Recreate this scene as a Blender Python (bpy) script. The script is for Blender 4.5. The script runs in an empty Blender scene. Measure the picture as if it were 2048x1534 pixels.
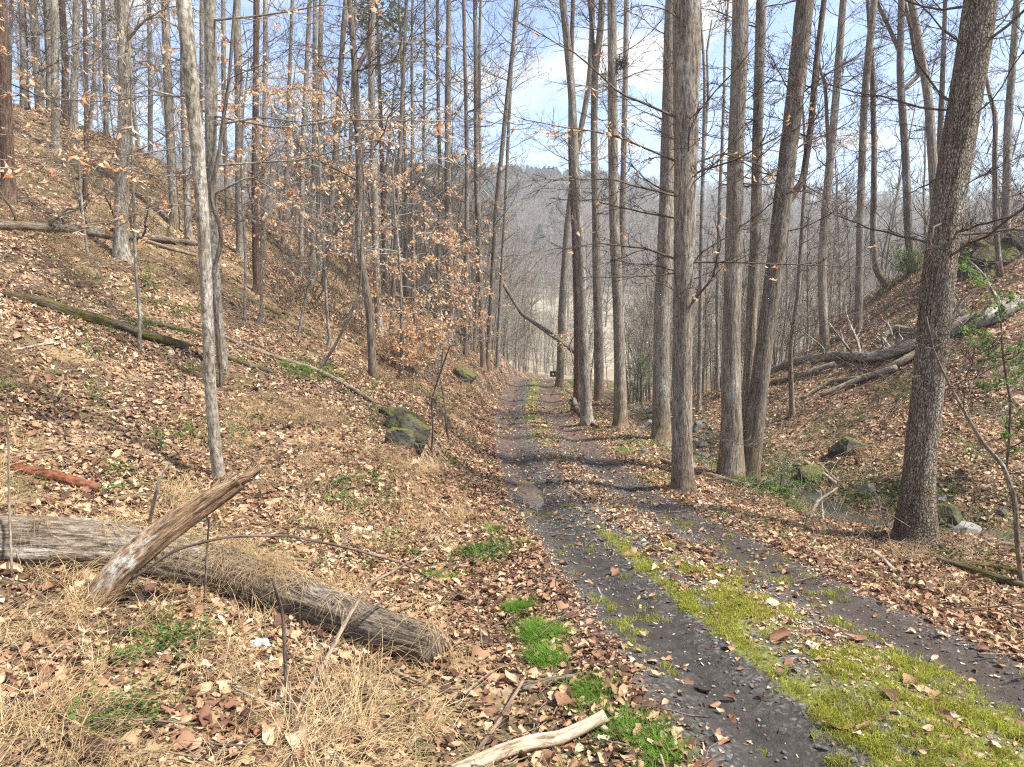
import bpy, math, random
import numpy as np
from mathutils import Vector, Matrix

# ------------------------------------------------------------------ camera, sky, sun, exposure
scene = bpy.context.scene
COL = scene.collection
R = math.radians
F = 1410.0; PITCH = R(10.7)                      # focal length in photo pixels, downward tilt
cam = bpy.data.cameras.new('camera'); cam_o = bpy.data.objects.new('camera', cam); COL.objects.link(cam_o)
cam.sensor_fit = 'HORIZONTAL'; cam.sensor_width = 36; cam.lens = 36 * F / 2048
cam.clip_start = 0.05; cam.clip_end = 3000
cam_o.location = (0, 0, 0); cam_o.rotation_euler = (R(90) - PITCH, 0, 0)
scene.camera = cam_o

SUN_AZ, SUN_EL = R(106), R(57)                    # azimuth from the view direction towards the right
world = bpy.data.worlds.new('World'); scene.world = world; world.use_nodes = True
def build_world():
    nt = world.node_tree; nt.nodes.clear(); N = nt.nodes.new; L = nt.links.new
    out = N('ShaderNodeOutputWorld'); bg = N('ShaderNodeBackground'); sky = N('ShaderNodeTexSky')
    sky.sky_type = 'NISHITA'; sky.sun_disc = False; sky.sun_elevation = SUN_EL; sky.sun_rotation = SUN_AZ
    sky.air_density = 0.9; sky.dust_density = 0.0; sky.ozone_density = 3.0; sky.altitude = 2000
    bg.inputs['Strength'].default_value = 0.14
    tc = N('ShaderNodeTexCoord'); sep = N('ShaderNodeSeparateXYZ'); L(tc.outputs['Generated'], sep.inputs[0])
    den = N('ShaderNodeMath'); den.operation = 'ADD'; den.inputs[1].default_value = 0.22; L(sep.outputs['Z'], den.inputs[0])
    mx = N('ShaderNodeMath'); mx.operation = 'MAXIMUM'; mx.inputs[1].default_value = 0.05; L(den.outputs[0], mx.inputs[0])
    dv = N('ShaderNodeVectorMath'); dv.operation = 'DIVIDE'
    cmb = N('ShaderNodeCombineXYZ')
    for i in range(3): L(mx.outputs[0], cmb.inputs[i])
    L(tc.outputs['Generated'], dv.inputs[0]); L(cmb.outputs[0], dv.inputs[1])
    mp = N('ShaderNodeMapping'); mp.inputs['Scale'].default_value = (1.0, 1.0, 0.0); mp.inputs['Location'].default_value = (5.2, 2.3, 0)
    L(dv.outputs[0], mp.inputs['Vector'])
    ns = N('ShaderNodeTexNoise'); ns.inputs['Scale'].default_value = 1.7; ns.inputs['Detail'].default_value = 9; ns.inputs['Roughness'].default_value = 0.55
    ns.inputs['Distortion'].default_value = 0.3
    L(mp.outputs[0], ns.inputs['Vector'])
    rp = N('ShaderNodeValToRGB'); rp.color_ramp.elements[0].position = 0.515; rp.color_ramp.elements[0].color = (0.05, 0.05, 0.05, 1)
    rp.color_ramp.elements[1].position = 0.63; rp.color_ramp.elements[1].color = (1, 1, 1, 1)
    L(ns.outputs['Fac'], rp.inputs[0])
    mix = N('ShaderNodeMixRGB'); mix.inputs['Color2'].default_value = (3.9, 3.9, 4.0, 1)
    L(rp.outputs[0], mix.inputs['Fac']); L(sky.outputs[0], mix.inputs['Color1'])
    L(mix.outputs[0], bg.inputs['Color']); L(bg.outputs[0], out.inputs['Surface'])
build_world()
sl = bpy.data.lights.new('sun', 'SUN'); sl.energy = 5.0; sl.angle = R(6); sl.color = (1.0, 0.94, 0.84)
sun = bpy.data.objects.new('sun', sl); COL.objects.link(sun)
sdir = Vector((math.sin(SUN_AZ) * math.cos(SUN_EL), math.cos(SUN_AZ) * math.cos(SUN_EL), math.sin(SUN_EL)))
sun.rotation_euler = sdir.to_track_quat('Z', 'Y').to_euler(); sun.location = (40, 30, 60)
scene.view_settings.view_transform = 'Standard'; scene.view_settings.look = 'None'
scene.view_settings.exposure = 1.2; scene.view_settings.gamma = 1; scene.view_settings.use_curve_mapping = False
scene.render.engine = 'CYCLES'
scene.cycles.use_adaptive_sampling = True; scene.cycles.adaptive_threshold = 0.025
scene.cycles.max_bounces = 4; scene.cycles.diffuse_bounces = 2; scene.cycles.glossy_bounces = 2
scene.cycles.transparent_max_bounces = 4; scene.cycles.volume_bounces = 0
scene.cycles.use_denoising = False; scene.cycles.filter_width = 1.2

rng = np.random.default_rng(7)
random.seed(7)

# ------------------------------------------------------------------ numpy helpers
_T = np.random.default_rng(99).random((256, 256))
def vnoise(x, y):
    xi = np.floor(x).astype(int); yi = np.floor(y).astype(int); fx = x - xi; fy = y - yi
    fx = fx * fx * (3 - 2 * fx); fy = fy * fy * (3 - 2 * fy)
    a = _T[xi & 255, yi & 255]; b = _T[(xi + 1) & 255, yi & 255]; c = _T[xi & 255, (yi + 1) & 255]; d = _T[(xi + 1) & 255, (yi + 1) & 255]
    return (a * (1 - fx) + b * fx) * (1 - fy) + (c * (1 - fx) + d * fx) * fy - 0.5
def fbm(x, y, o=4):
    s = 0; a = 1.0; f = 1.0
    for i in range(o):
        s = s + a * vnoise(x * f + 17.3 * i, y * f - 9.1 * i); a *= 0.5; f *= 2.03
    return s
def sstep(a, b, x):
    t = np.clip((x - a) / (b - a), 0, 1); return t * t * (3 - 2 * t)
def ray(px, py):
    u = (px - 1024) / F; v = (767 - py) / F
    return np.array([u, math.cos(PITCH) + v * math.sin(PITCH), -math.sin(PITCH) + v * math.cos(PITCH)])
def pix(px, py, Y):
    d = ray(px, py); return d * (Y / d[1])
def pxsize(Y): return Y / F / 0.97                   # metres per photo pixel at depth Y

# ------------------------------------------------------------------ terrain
_ry = np.arange(-12, 72, 0.1)
def _sm(v, k=15):
    w = np.hanning(2 * k + 1); w /= w.sum(); return np.convolve(np.pad(v, k, mode='reflect', reflect_type='odd'), w, mode='valid')
_rx = _sm(np.interp(_ry, [-12, 0, 3.5, 5.2, 7.2, 10, 14, 19, 24, 33, 46, 55, 65, 72], [5.6, 2.95, 2.15, 1.87, 1.6, 1.24, .95, .75, .66, .92, 1.5, 4, 8.5, 12]))
_rz = _sm(np.interp(_ry, [-12, 0, 3, 4, 6, 8, 11, 15, 20, 30, 45, 60, 72], [-1.5, -2.2, -2.48, -2.6, -3.0, -3.35, -3.9, -4.45, -5.1, -6.4, -8.2, -11, -13]))
def road_x(y): return np.interp(y, _ry, _rx)
def road_z(y): return np.interp(y, _ry, _rz)
_rs = np.gradient(_rx, _ry)
def road_d(x, y): return (x - road_x(y)) / np.sqrt(1 + np.interp(y, _ry, _rs) ** 2)

_px_pts = [  # photo pixel, depth
 (0,1534,2.8),(500,1534,3.0),(1000,1534,3.3),(1200,1450,3.6),(0,1300,3.9),(0,1100,5.0),(0,1000,6.0),(400,1180,5.3),(300,960,7.5),(432,965,8.0),(120,960,7.0),
 (600,1180,5.5),(850,1310,4.6),(800,1150,6.2),(700,1000,8.6),(600,900,9.8),(860,960,10.2),(950,1000,9.6),(900,1100,7.4),(1050,1290,4.9),
 (740,830,12.4),(815,890,12.6),(400,750,12.3),(240,515,15),(0,480,13.6),(200,640,12.6),(0,600,11),(0,800,8.5),(200,800,9.6),(0,280,20),(300,330,24),(17,205,24),(308,318,28),
 (520,645,16.5),(600,675,16.8),(720,650,22),(530,520,25),(480,512,22),(680,560,32),(850,640,32),(745,765,15.2),(650,720,16.5),(950,700,36),(1040,722,45),(900,760,24),(960,790,24.5),(880,850,16),
 (600,480,32),(780,560,40),(900,640,44),
 (1690,1000,12),(1830,1090,9.1),(1950,1150,7.6),(2040,1185,7.0),(1700,1130,7.0),(2048,1300,5.1),(1365,985,11.3),(1465,945,13.3),(1420,905,16.5),(1318,882,17),(1310,860,20),(1250,800,29),
 (1900,1030,10.6),(1800,880,13.5),(2048,900,12.5),(2048,700,15),(2048,580,18),(1950,500,22),(2048,440,24),(1700,700,20),(1590,833,17.5),(1560,740,21.5),(1700,620,27),(1800,560,28),(1650,700,24),
 (1700,930,14),(1600,900,15.5),(2000,1050,9.6),(1500,770,23),(1180,800,24),(1240,850,19),
]
_w_pts = [(4,55,-10),(8,65,-12.3),(-1,66,-11.5),(10,80,-14),(30,100,-14.3),(0,110,-14.3),(60,110,-14.3),(-40,125,-12),(100,110,-14),(160,120,-13),(0,180,-14.5),(80,200,-14.5),(-80,200,-13),(-150,150,-2),
 (180,190,-14),(300,200,-12),(0,215,-13.5),(100,225,-13.5),(-100,240,-11),(220,230,-13),(0,300,5),(0,360,20),(0,420,34),(-120,420,38),(-260,380,45),(110,420,26),(200,420,18),(320,420,22),(100,330,6),(220,330,2),(330,300,0),(0,600,45),(200,600,35),(-300,600,60),(400,600,40),
 (12,35,-6.5),(20,38,-4.5),(30,42,-2),(40,30,4),(60,55,3),(26,60,-10),(15,50,-10.5),(60,90,-9),(100,60,8),(10,30,-6.3),(7,28,-6.0),(6,38,-8.3),(5,46,-9.5),
 (-16,36,3.5),(-24,45,3.4),(-40,30,9),(-40,60,3),(-14,50,-2.5),(-8,55,-6),(-25,75,-5),(-60,60,6),(-3,50,-7.6),(-20,28,5.2),(-30,15,9),(-100,60,14),
 (0,-10,-1.5),(-10,-10,1),(10,-10,-2.4),(-6,0,-1.0),(6,0,-2.7),(10,0,-2.6),(-12,5,1.2),(12,5,-2.4),(9,8,-3.6),(20,10,-.2),(30,15,3),(-20,-10,4),(25,-10,-1),(-9,9,-.6),(15,12,-1.8)]
_C = np.array([pix(*p) for p in _px_pts] + [np.array(p, float) for p in _w_pts] +
              [np.array([road_x(y) + s * o, y, road_z(y) + dz]) for y in (4, 6.5, 9, 12, 16, 21, 27, 34, 42) for s, o, dz in ((-1, .9, 0), (1, .9, 0))])
_c = 1.2
def _phi(r2): return np.sqrt(r2 + _c * _c)
def _rbf_fit():
    P = _C[:, :2]; n = len(P)
    K = _phi(((P[:, None] - P[None]) ** 2).sum(-1)) - 0.25 * np.eye(n)      # slight smoothing
    A = np.zeros((n + 3, n + 3)); A[:n, :n] = K; A[:n, n] = 1; A[:n, n + 1:] = P; A[n, :n] = 1; A[n + 1:, :n] = P.T
    return np.linalg.solve(A, np.concatenate([_C[:, 2], [0, 0, 0]]))
_W = _rbf_fit()
def _base(x, y):
    x = np.asarray(x, float); y = np.asarray(y, float); sh = x.shape; x = x.ravel(); y = y.ravel(); out = np.empty_like(x); n = len(_C)
    for s in range(0, len(x), 20000):
        e = slice(s, s + 20000)
        r2 = (x[e, None] - _C[None, :, 0]) ** 2 + (y[e, None] - _C[None, :, 1]) ** 2
        out[e] = _phi(r2) @ _W[:n] + _W[n] + _W[n + 1] * x[e] + _W[n + 2] * y[e]
    return out.reshape(sh)
CREEK = np.array([(12, 7.5), (8.6, 9.4), (7.0, 10.5), (5.9, 11.3), (5.9, 12.4), (5.3, 14.2), (4.9, 16.5), (4.5, 18.5), (4.3, 21), (4.6, 25), (5.1, 31), (5.6, 40), (8, 52), (14, 70)])
def creek_d(x, y):
    best = np.full(np.shape(x), 1e9)
    for a, b in zip(CREEK[:-1], CREEK[1:]):
        ab = b - a; t = np.clip(((x - a[0]) * ab[0] + (y - a[1]) * ab[1]) / (ab @ ab), 0, 1)
        best = np.minimum(best, np.hypot(x - a[0] - t * ab[0], y - a[1] - t * ab[1]))
    return best
def _rut(d, y):
    g = lambda c, w: np.exp(-((d - c) / w) ** 2)
    pud = sstep(8.2, 9.4, y) * (1 - sstep(15, 17.5, y))
    return -0.055 * (g(-.85, .24) + g(.85, .26)) + 0.035 * g(0, .35) - 0.05 * pud * g(-.85, .3)
def H(x, y, road_sink=False):
    x = np.asarray(x, float); y = np.asarray(y, float)
    z = _base(x, y); d = road_d(x, y); ad = np.abs(d)
    w = 1 - sstep(1.15, 2.2, ad); w = w * (1 - sstep(60, 70, y))
    near = (1 - sstep(45, 80, y))
    z = z + near * (1 - w) * (0.16 * fbm(x * .55, y * .55) + 0.07 * fbm(x * 2.1 + 5, y * 2.1, 3))
    z = z + .42 * sstep(7.5, 9.5, y) * (1 - sstep(15, 19, y)) * sstep(2.25, 2.75, -d + .5 * fbm(x * 1.1, y * 1.1, 2)) * np.exp(-np.maximum(-d - 2.8, 0) / 2.5)
    cd = creek_d(x, y)
    z = z - 0.34 * np.exp(-(cd / .75) ** 2) * (1 - w) * near
    z = z * (1 - w) + w * (road_z(y) + _rut(d, y) + 0.02 * fbm(x * 3, y * 3, 3))
    if road_sink: z = z - 0.10 * (1 - sstep(1.2, 1.55, ad + .25 * fbm(x * 2.6, y * 2.6, 3))) * (1 - sstep(58, 64, y))
    return z
def h1(x, y): return float(H(np.array([x]), np.array([y]))[0])
def ground(px, py, far=90.0):
    d = ray(px, py); ts = np.concatenate([np.arange(1.5, 30, .05), np.arange(30, far, .25)]) / d[1]
    P = d[None] * ts[:, None]; g = H(P[:, 0], P[:, 1]) - P[:, 2]
    k = np.where(g > 0)[0]
    if not len(k): return P[-1]
    i = k[0]
    if i == 0: return P[0]
    t = g[i - 1] / (g[i - 1] - g[i]); return P[i - 1] + (P[i] - P[i - 1]) * t
def normal(x, y, e=.12):
    gx = (H(x + e, y) - H(x - e, y)) / (2 * e); gy = (H(x, y + e) - H(x, y - e)) / (2 * e)
    n = np.stack([-gx, -gy, np.ones_like(gx)], -1); return n / np.linalg.norm(n, axis=-1, keepdims=True)

# ------------------------------------------------------------------ mesh helpers
def mesh_np(name, V, Q, attrs=None, smooth=True):
    me = bpy.data.meshes.new(name); V = np.asarray(V, np.float32); Q = np.asarray(Q, np.int32); k = Q.shape[1]
    me.vertices.add(len(V)); me.vertices.foreach_set('co', V.ravel())
    me.loops.add(Q.size); me.loops.foreach_set('vertex_index', Q.ravel())
    me.polygons.add(len(Q)); me.polygons.foreach_set('loop_start', np.arange(0, Q.size, k, dtype=np.int32))
    me.polygons.foreach_set('use_smooth', np.full(len(Q), smooth))
    for nm, (ty, a) in (attrs or {}).items():
        at = me.attributes.new(nm, ty, 'POINT'); a = np.asarray(a, np.float32)
        at.data.foreach_set({'FLOAT': 'value', 'FLOAT_VECTOR': 'vector', 'FLOAT_COLOR': 'color'}[ty], a.ravel())
    me.update(calc_edges=True); me.validate(); return me
def link(o, parent=None):
    COL.objects.link(o)
    if parent is not None: o.parent = parent
    return o
def obj(name, me, mat=None, parent=None, **kw):
    o = bpy.data.objects.new(name, me)
    if mat is not None and not me.materials: me.materials.append(mat)
    link(o, parent)
    for k, v in kw.items(): o[k] = v
    return o
def empty(name, loc, **kw):
    o = bpy.data.objects.new(name, None); o.empty_display_size = .2; o.location = loc; COL.objects.link(o)
    for k, v in kw.items():
        if v is not None: o[k] = v
    return o

class MB:
    def __init__(s): s.V = []; s.Q = []; s.B = []; s.n = 0
    def thin(s, P, r0, r1, sides=3):                                  # many thin tubes at once: P (K, n, 3), r0 and r1 (K,)
        K, n = P.shape[:2]; T = P[:, -1] - P[:, 0]; T /= np.linalg.norm(T, axis=1, keepdims=True) + 1e-9
        A = np.stack([-T[:, 2], 0 * T[:, 0], T[:, 0]], -1) + np.where(np.abs(T[:, 1:2]) > .95, 1e-3, 0); A /= np.linalg.norm(A, axis=1, keepdims=True) + 1e-9
        Bv = np.stack([T[:, 1] * A[:, 2] - T[:, 2] * A[:, 1], T[:, 2] * A[:, 0] - T[:, 0] * A[:, 2], T[:, 0] * A[:, 1] - T[:, 1] * A[:, 0]], -1)
        th = np.arange(sides) / sides * 2 * math.pi; rad = r0[:, None] + (r1 - r0)[:, None] * np.linspace(0, 1, n)[None]
        O = np.cos(th)[None, :, None] * A[:, None] + np.sin(th)[None, :, None] * Bv[:, None]
        V = P[:, :, None] + rad[:, :, None, None] * O[:, None]
        b = (np.arange(K) * n * sides)[:, None, None] + (np.arange(n - 1) * sides)[None, :, None]; j = np.arange(sides)[None, None]; j2 = (j + 1) % sides
        Q = np.stack([b + j, b + j2, b + sides + j2, b + sides + j], -1).reshape(-1, 4); s.raw(V.reshape(-1, 3), Q)
    def raw(s, V, Q, B=None):
        s.V.append(V); s.Q.append(np.asarray(Q) + s.n); s.B.append(V if B is None else B); s.n += len(V)
    def tube(s, P, rad, sides=3, cap=False, shape=None, phase=0.0):
        P = np.asarray(P, float); rad = np.asarray(rad, float); n = len(P)
        if cap:
            P = np.concatenate([P[:1], P, P[-1:]]); rad = np.concatenate([[1e-4], rad, [1e-4]])
        T = np.gradient(P[1:-1] if cap else P, axis=0); 
        if cap: T = np.concatenate([T[:1], T, T[-1:]])
        T /= np.linalg.norm(T, axis=1, keepdims=True) + 1e-9
        m = T.mean(0); ref = np.array([0, 1, 0.]) if abs(m[1]) < .8 * np.linalg.norm(m) + 1e-6 else np.array([1., 0, 0])
        A = np.cross(T, ref); A /= np.linalg.norm(A, axis=1, keepdims=True) + 1e-9; Bv = np.cross(T, A)
        th = np.arange(sides) / sides * 2 * math.pi + phase; c, sn = np.cos(th), np.sin(th); N = len(P)
        rr = rad[:, None] * np.ones(sides)[None]
        ln = np.concatenate([[0], np.cumsum(np.linalg.norm(np.diff(P, axis=0), axis=1))])
        if shape is not None: rr = rr * shape(th[None], ln[:, None])
        V = P[:, None] + rr[..., None] * (c[None, :, None] * A[:, None] + sn[None, :, None] * Bv[:, None])
        rm = max(rad.max(), 1e-4)
        bk = np.stack([np.broadcast_to(c * rm, (N, sides)), np.broadcast_to(sn * rm, (N, sides)), np.broadcast_to(ln[:, None], (N, sides))], -1)
        i = np.arange(N - 1)[:, None] * sides; j = np.arange(sides)[None]; j2 = (j + 1) % sides
        Q = np.stack([i + j, i + j2, i + sides + j2, i + sides + j], -1).reshape(-1, 4)
        s.raw(V.reshape(-1, 3), Q, bk.reshape(-1, 3))
    def mesh(s, name, smooth=True, origin=None):
        V = np.concatenate(s.V); B = np.concatenate(s.B)
        if origin is not None: V = V - np.asarray(origin)[None]
        return mesh_np(name, V, np.concatenate(s.Q), {'bk': ('FLOAT_VECTOR', B)}, smooth)

# ------------------------------------------------------------------ materials
def newmat(name):
    m = bpy.data.materials.new(name); m.use_nodes = True; nt = m.node_tree
    return m, nt, nt.nodes.new, nt.links.new, nt.nodes['Principled BSDF']
def ramp(N, cols):
    r = N('ShaderNodeValToRGB'); e = r.color_ramp.elements
    e[0].position, e[0].color = cols[0][0], (*cols[0][1], 1); e[1].position, e[1].color = cols[-1][0], (*cols[-1][1], 1)
    for p, c in cols[1:-1]:
        x = e.new(p); x.color = (*c, 1)
    return r
def noise(N, L, vec, sc, det=4, ro=.55, scale3=None):
    if scale3:
        mp = N('ShaderNodeMapping'); mp.inputs['Scale'].default_value = scale3; L(vec, mp.inputs['Vector']); vec = mp.outputs[0]
    n = N('ShaderNodeTexNoise'); n.inputs['Scale'].default_value = sc; n.inputs['Detail'].default_value = det; n.inputs['Roughness'].default_value = ro
    L(vec, n.inputs['Vector']); return n
def mixc(N, L, f, a, b):
    m = N('ShaderNodeMixRGB')
    for s, v in ((m.inputs['Fac'], f), (m.inputs['Color1'], a), (m.inputs['Color2'], b)):
        if isinstance(v, (int, float)): s.default_value = v
        elif isinstance(v, tuple): s.default_value = (*v, 1)
        else: L(v, s)
    return m.outputs[0]
def bump(N, L, h, st, dist, prev=None):
    b = N('ShaderNodeBump'); b.inputs['Strength'].default_value = st; b.inputs['Distance'].default_value = dist
    L(h, b.inputs['Height'])
    if prev is not None: L(prev, b.inputs['Normal'])
    return b.outputs[0]
def bark(name, dark, mid, light, lichen=(.45, .46, .42), lich=.15, moss=0.0, furrow=(9, 9, 1.3), bst=.9, plates=False, foot=0):
    m, nt, N, L, bs = newmat(name)
    at = N('ShaderNodeAttribute'); at.attribute_name = 'bk'; oi = N('ShaderNodeObjectInfo')
    off = N('ShaderNodeVectorMath'); off.operation = 'ADD'; L(at.outputs['Vector'], off.inputs[0])
    mul = N('ShaderNodeMath'); mul.operation = 'MULTIPLY'; mul.inputs[1].default_value = 37; L(oi.outputs['Random'], mul.inputs[0]); L(mul.outputs[0], off.inputs[1])
    v = off.outputs[0]
    n1 = noise(N, L, v, 3.2, 5, .65, furrow); r1 = ramp(N, [(.33, dark), (.5, mid), (.68, light)]); L(n1.outputs['Fac'], r1.inputs[0])
    n2 = noise(N, L, v, 2.2, 3, .6, (1.5, 1.5, .7)); r2 = ramp(N, [(.60 - .2 * lich, (0, 0, 0)), (.66, (1, 1, 1))]); L(n2.outputs['Fac'], r2.inputs[0])
    n2b = noise(N, L, v, 16, 3, .6); r2b = ramp(N, [(.4, (0, 0, 0)), (.6, (1, 1, 1))]); L(n2b.outputs['Fac'], r2b.inputs[0])
    mm = N('ShaderNodeMath'); mm.operation = 'MULTIPLY'; L(r2.outputs[0], mm.inputs[0]); L(r2b.outputs[0], mm.inputs[1])
    mm2 = N('ShaderNodeMath'); mm2.operation = 'MULTIPLY'; mm2.inputs[1].default_value = min(1, lich * 2.2); L(mm.outputs[0], mm2.inputs[0])
    c = mixc(N, L, mm2.outputs[0], r1.outputs[0], lichen)
    if moss:
        n3 = noise(N, L, v, 1.4, 4, .65); r3 = ramp(N, [(.62 - .25 * moss, (0, 0, 0)), (.72 - .2 * moss, (1, 1, 1))]); L(n3.outputs['Fac'], r3.inputs[0])
        n4 = noise(N, L, v, 30, 2); r4 = ramp(N, [(.3, (.045, .042, .012)), (.7, (.13, .115, .022))]); L(n4.outputs['Fac'], r4.inputs[0])
        c = mixc(N, L, r3.outputs[0], c, r4.outputs[0])
    if foot:                                                          # damp mossy, rusty-brown foot of the trunk
        sz = N('ShaderNodeSeparateXYZ'); L(at.outputs['Vector'], sz.inputs[0]); nz = noise(N, L, v, 3, 4, .6)
        ma = N('ShaderNodeMath'); ma.operation = 'MULTIPLY_ADD'; ma.inputs[1].default_value = 2.6; ma.inputs[2].default_value = -1.0; L(nz.outputs['Fac'], ma.inputs[0])
        sb = N('ShaderNodeMath'); sb.operation = 'SUBTRACT'; L(ma.outputs[0], sb.inputs[0]); dz = N('ShaderNodeMath'); dz.operation = 'MULTIPLY'; dz.inputs[1].default_value = .55; L(sz.outputs['Z'], dz.inputs[0]); L(dz.outputs[0], sb.inputs[1])
        ad = N('ShaderNodeMath'); ad.operation = 'ADD'; ad.use_clamp = True; ad.inputs[1].default_value = .35; L(sb.outputs[0], ad.inputs[0])
        nm = noise(N, L, v, 14, 3); rm_ = ramp(N, [(.35, (.16, .095, .05)), (.55, (.20, .135, .075)), (.68, (.10, .095, .03))]); L(nm.outputs['Fac'], rm_.inputs[0])
        c = mixc(N, L, ad.outputs[0], c, rm_.outputs[0])
    nf = noise(N, L, v, 7, 4, .75, (5, 5, 1.4)); rf = ramp(N, [(.36, (.32, .30, .28)), (.5, (1, 1, 1)), (.64, (1.35, 1.33, 1.3))]); L(nf.outputs['Fac'], rf.inputs[0])
    mf = N('ShaderNodeMixRGB'); mf.blend_type = 'MULTIPLY'; mf.inputs[0].default_value = .85; L(c, mf.inputs[1]); L(rf.outputs[0], mf.inputs[2]); c = mf.outputs[0]
    n5 = noise(N, L, v, .9, 2); r5 = ramp(N, [(.3, (.72, .70, .68)), (.7, (1.15, 1.13, 1.1))]); L(n5.outputs['Fac'], r5.inputs[0])
    mu = N('ShaderNodeMixRGB'); mu.blend_type = 'MULTIPLY'; mu.inputs[0].default_value = 1; L(c, mu.inputs[1]); L(r5.outputs[0], mu.inputs[2])
    L(mu.outputs[0], bs.inputs['Base Color']); bs.inputs['Roughness'].default_value = .92; bs.inputs['Specular IOR Level'].default_value = .2
    b = bump(N, L, n1.outputs['Fac'], bst, .03); b = bump(N, L, nf.outputs['Fac'], bst * .7, .015, b)
    if plates:
        mp = N('ShaderNodeMapping'); mp.inputs['Scale'].default_value = (26, 26, 17); L(v, mp.inputs['Vector'])
        vo = N('ShaderNodeTexVoronoi'); vo.feature = 'DISTANCE_TO_EDGE'; vo.inputs['Scale'].default_value = 1; L(mp.outputs[0], vo.inputs['Vector'])
        rv = ramp(N, [(.0, (0, 0, 0)), (.22, (1, 1, 1))]); L(vo.outputs['Distance'], rv.inputs[0]); b = bump(N, L, rv.outputs[0], .8, .02, b)
        c2 = N('ShaderNodeMixRGB'); c2.blend_type = 'MULTIPLY'; c2.inputs[0].default_value = .65; L(mu.outputs[0], c2.inputs[1]); L(rv.outputs[0], c2.inputs[2]); L(c2.outputs[0], bs.inputs['Base Color'])
    L(b, bs.inputs['Normal']); return m
M = {}
M['bark_brown'] = bark('bark_brown', (.095, .078, .061), (.27, .228, .182), (.43, .375, .31), lich=.5, foot=1)
M['bark_dark'] = bark('bark_dark', (.07, .057, .045), (.19, .158, .126), (.32, .275, .225), lich=.4, foot=1)
M['bark_plate'] = bark('bark_plate', (.11, .087, .064), (.33, .275, .21), (.50, .43, .345), foot=1, lich=.4, plates=True, furrow=(8, 8, 1.6))
M['bark_gray'] = bark('bark_gray', (.12, .105, .088), (.23, .205, .172), (.34, .31, .27), lichen=(.55, .54, .50), lich=.5, furrow=(5, 5, 2.5), bst=.5)
M['bark_pale'] = bark('bark_pale', (.13, .115, .088), (.27, .24, .19), (.42, .385, .32), lichen=(.62, .60, .54), lich=.6, furrow=(6, 6, 3.5), bst=.6)
M['bark_pine'] = bark('bark_pine', (.05, .03, .022), (.14, .088, .066), (.24, .16, .125), lich=.12)
M['bark_log'] = bark('bark_log', (.06, .045, .033), (.21, .17, .13), (.40, .34, .27), lichen=(.52, .50, .45), lich=.3, furrow=(20, 20, 2.2), bst=1.0)
M['bark_moss'] = bark('bark_moss', (.035, .028, .022), (.10, .08, .06), (.2, .17, .13), moss=.9)
M['bark_base'] = bark('bark_base', (.05, .036, .026), (.13, .098, .07), (.22, .18, .14), moss=.35)
M['wood_dead'] = bark('wood_dead', (.05, .03, .018), (.30, .195, .115), (.54, .39, .25), lichen=(.64, .64, .57), lich=.5, furrow=(17, 17, 1.3))
M['wood_peeled'] = bark('wood_peeled', (.22, .165, .11), (.40, .32, .23), (.55, .46, .35), lich=.2, furrow=(7, 7, .8), bst=.4)
M['twig_tan'] = bark('twig_tan', (.14, .10, .07), (.26, .20, .15), (.36, .29, .22), lich=.1)
M['twig_dark'] = bark('twig_dark', (.06, .043, .036), (.14, .105, .085), (.22, .175, .14), lich=.05)
M['twig_pale'] = bark('twig_pale', (.3, .26, .21), (.45, .41, .35), (.58, .54, .47), lich=.2)
M['twig_gray'] = bark('twig_gray', (.20, .18, .15), (.33, .30, .26), (.45, .42, .37), lich=.1)
M['rust'] = bark('rust', (.10, .035, .018), (.19, .07, .036), (.27, .115, .06), lich=.05, furrow=(4, 4, 4), bst=.25)

def leafmat(name, cols, trans=.25, rough=.7, var=(30, .72, 1.12)):
    m, nt, N, L, bs = newmat(name)
    at = N('ShaderNodeAttribute'); at.attribute_type = 'INSTANCER'; at.attribute_name = 'tint'
    r = ramp(N, cols); L(at.outputs['Fac'], r.inputs[0])
    tc = N('ShaderNodeTexCoord'); n = noise(N, L, tc.outputs['Object'], var[0], 3); r2 = ramp(N, [(.3, (var[1] * 1.03, var[1], var[1] * .97)), (.7, (var[2], var[2] * .985, var[2] * .965))]); L(n.outputs['Fac'], r2.inputs[0])
    mu = N('ShaderNodeMixRGB'); mu.blend_type = 'MULTIPLY'; mu.inputs[0].default_value = 1; L(r.outputs[0], mu.inputs[1]); L(r2.outputs[0], mu.inputs[2])
    L(mu.outputs[0], bs.inputs['Base Color']); bs.inputs['Roughness'].default_value = rough; bs.inputs['Specular IOR Level'].default_value = .3
    if trans:
        tr = N('ShaderNodeBsdfTranslucent'); L(mu.outputs[0], tr.inputs['Color']); ms = N('ShaderNodeMixShader'); ms.inputs[0].default_value = trans
        L(bs.outputs[0], ms.inputs[1]); L(tr.outputs[0], ms.inputs[2]); L(ms.outputs[0], nt.nodes['Material Output'].inputs['Surface'])
    return m
LITTER = [(0, (.035, .02, .014)), (.18, (.10, .052, .034)), (.36, (.22, .115, .07)), (.52, (.345, .205, .118)), (.68, (.47, .31, .185)), (.85, (.57, .425, .275)), (1, (.67, .56, .43))]
M['leaf_litter'] = leafmat('leaf_litter', LITTER, .15)
M['leaf_beech'] = leafmat('leaf_beech', [(0, (.36, .13, .045)), (.35, (.48, .22, .09)), (.7, (.56, .34, .17)), (1, (.62, .44, .27))], .4)
M['straw'] = leafmat('straw', [(0, (.24, .155, .075)), (.4, (.42, .295, .15)), (.8, (.55, .41, .23)), (1, (.62, .50, .32))], .2, .7, (22, .38, 1.25))
M['green'] = leafmat('green', [(0, (.07, .14, .018)), (.5, (.14, .29, .03)), (1, (.27, .44, .06))], .45)
M['weed'] = leafmat('weed', [(0, (.035, .07, .018)), (.5, (.08, .15, .03)), (1, (.17, .27, .055))], .35)
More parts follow.
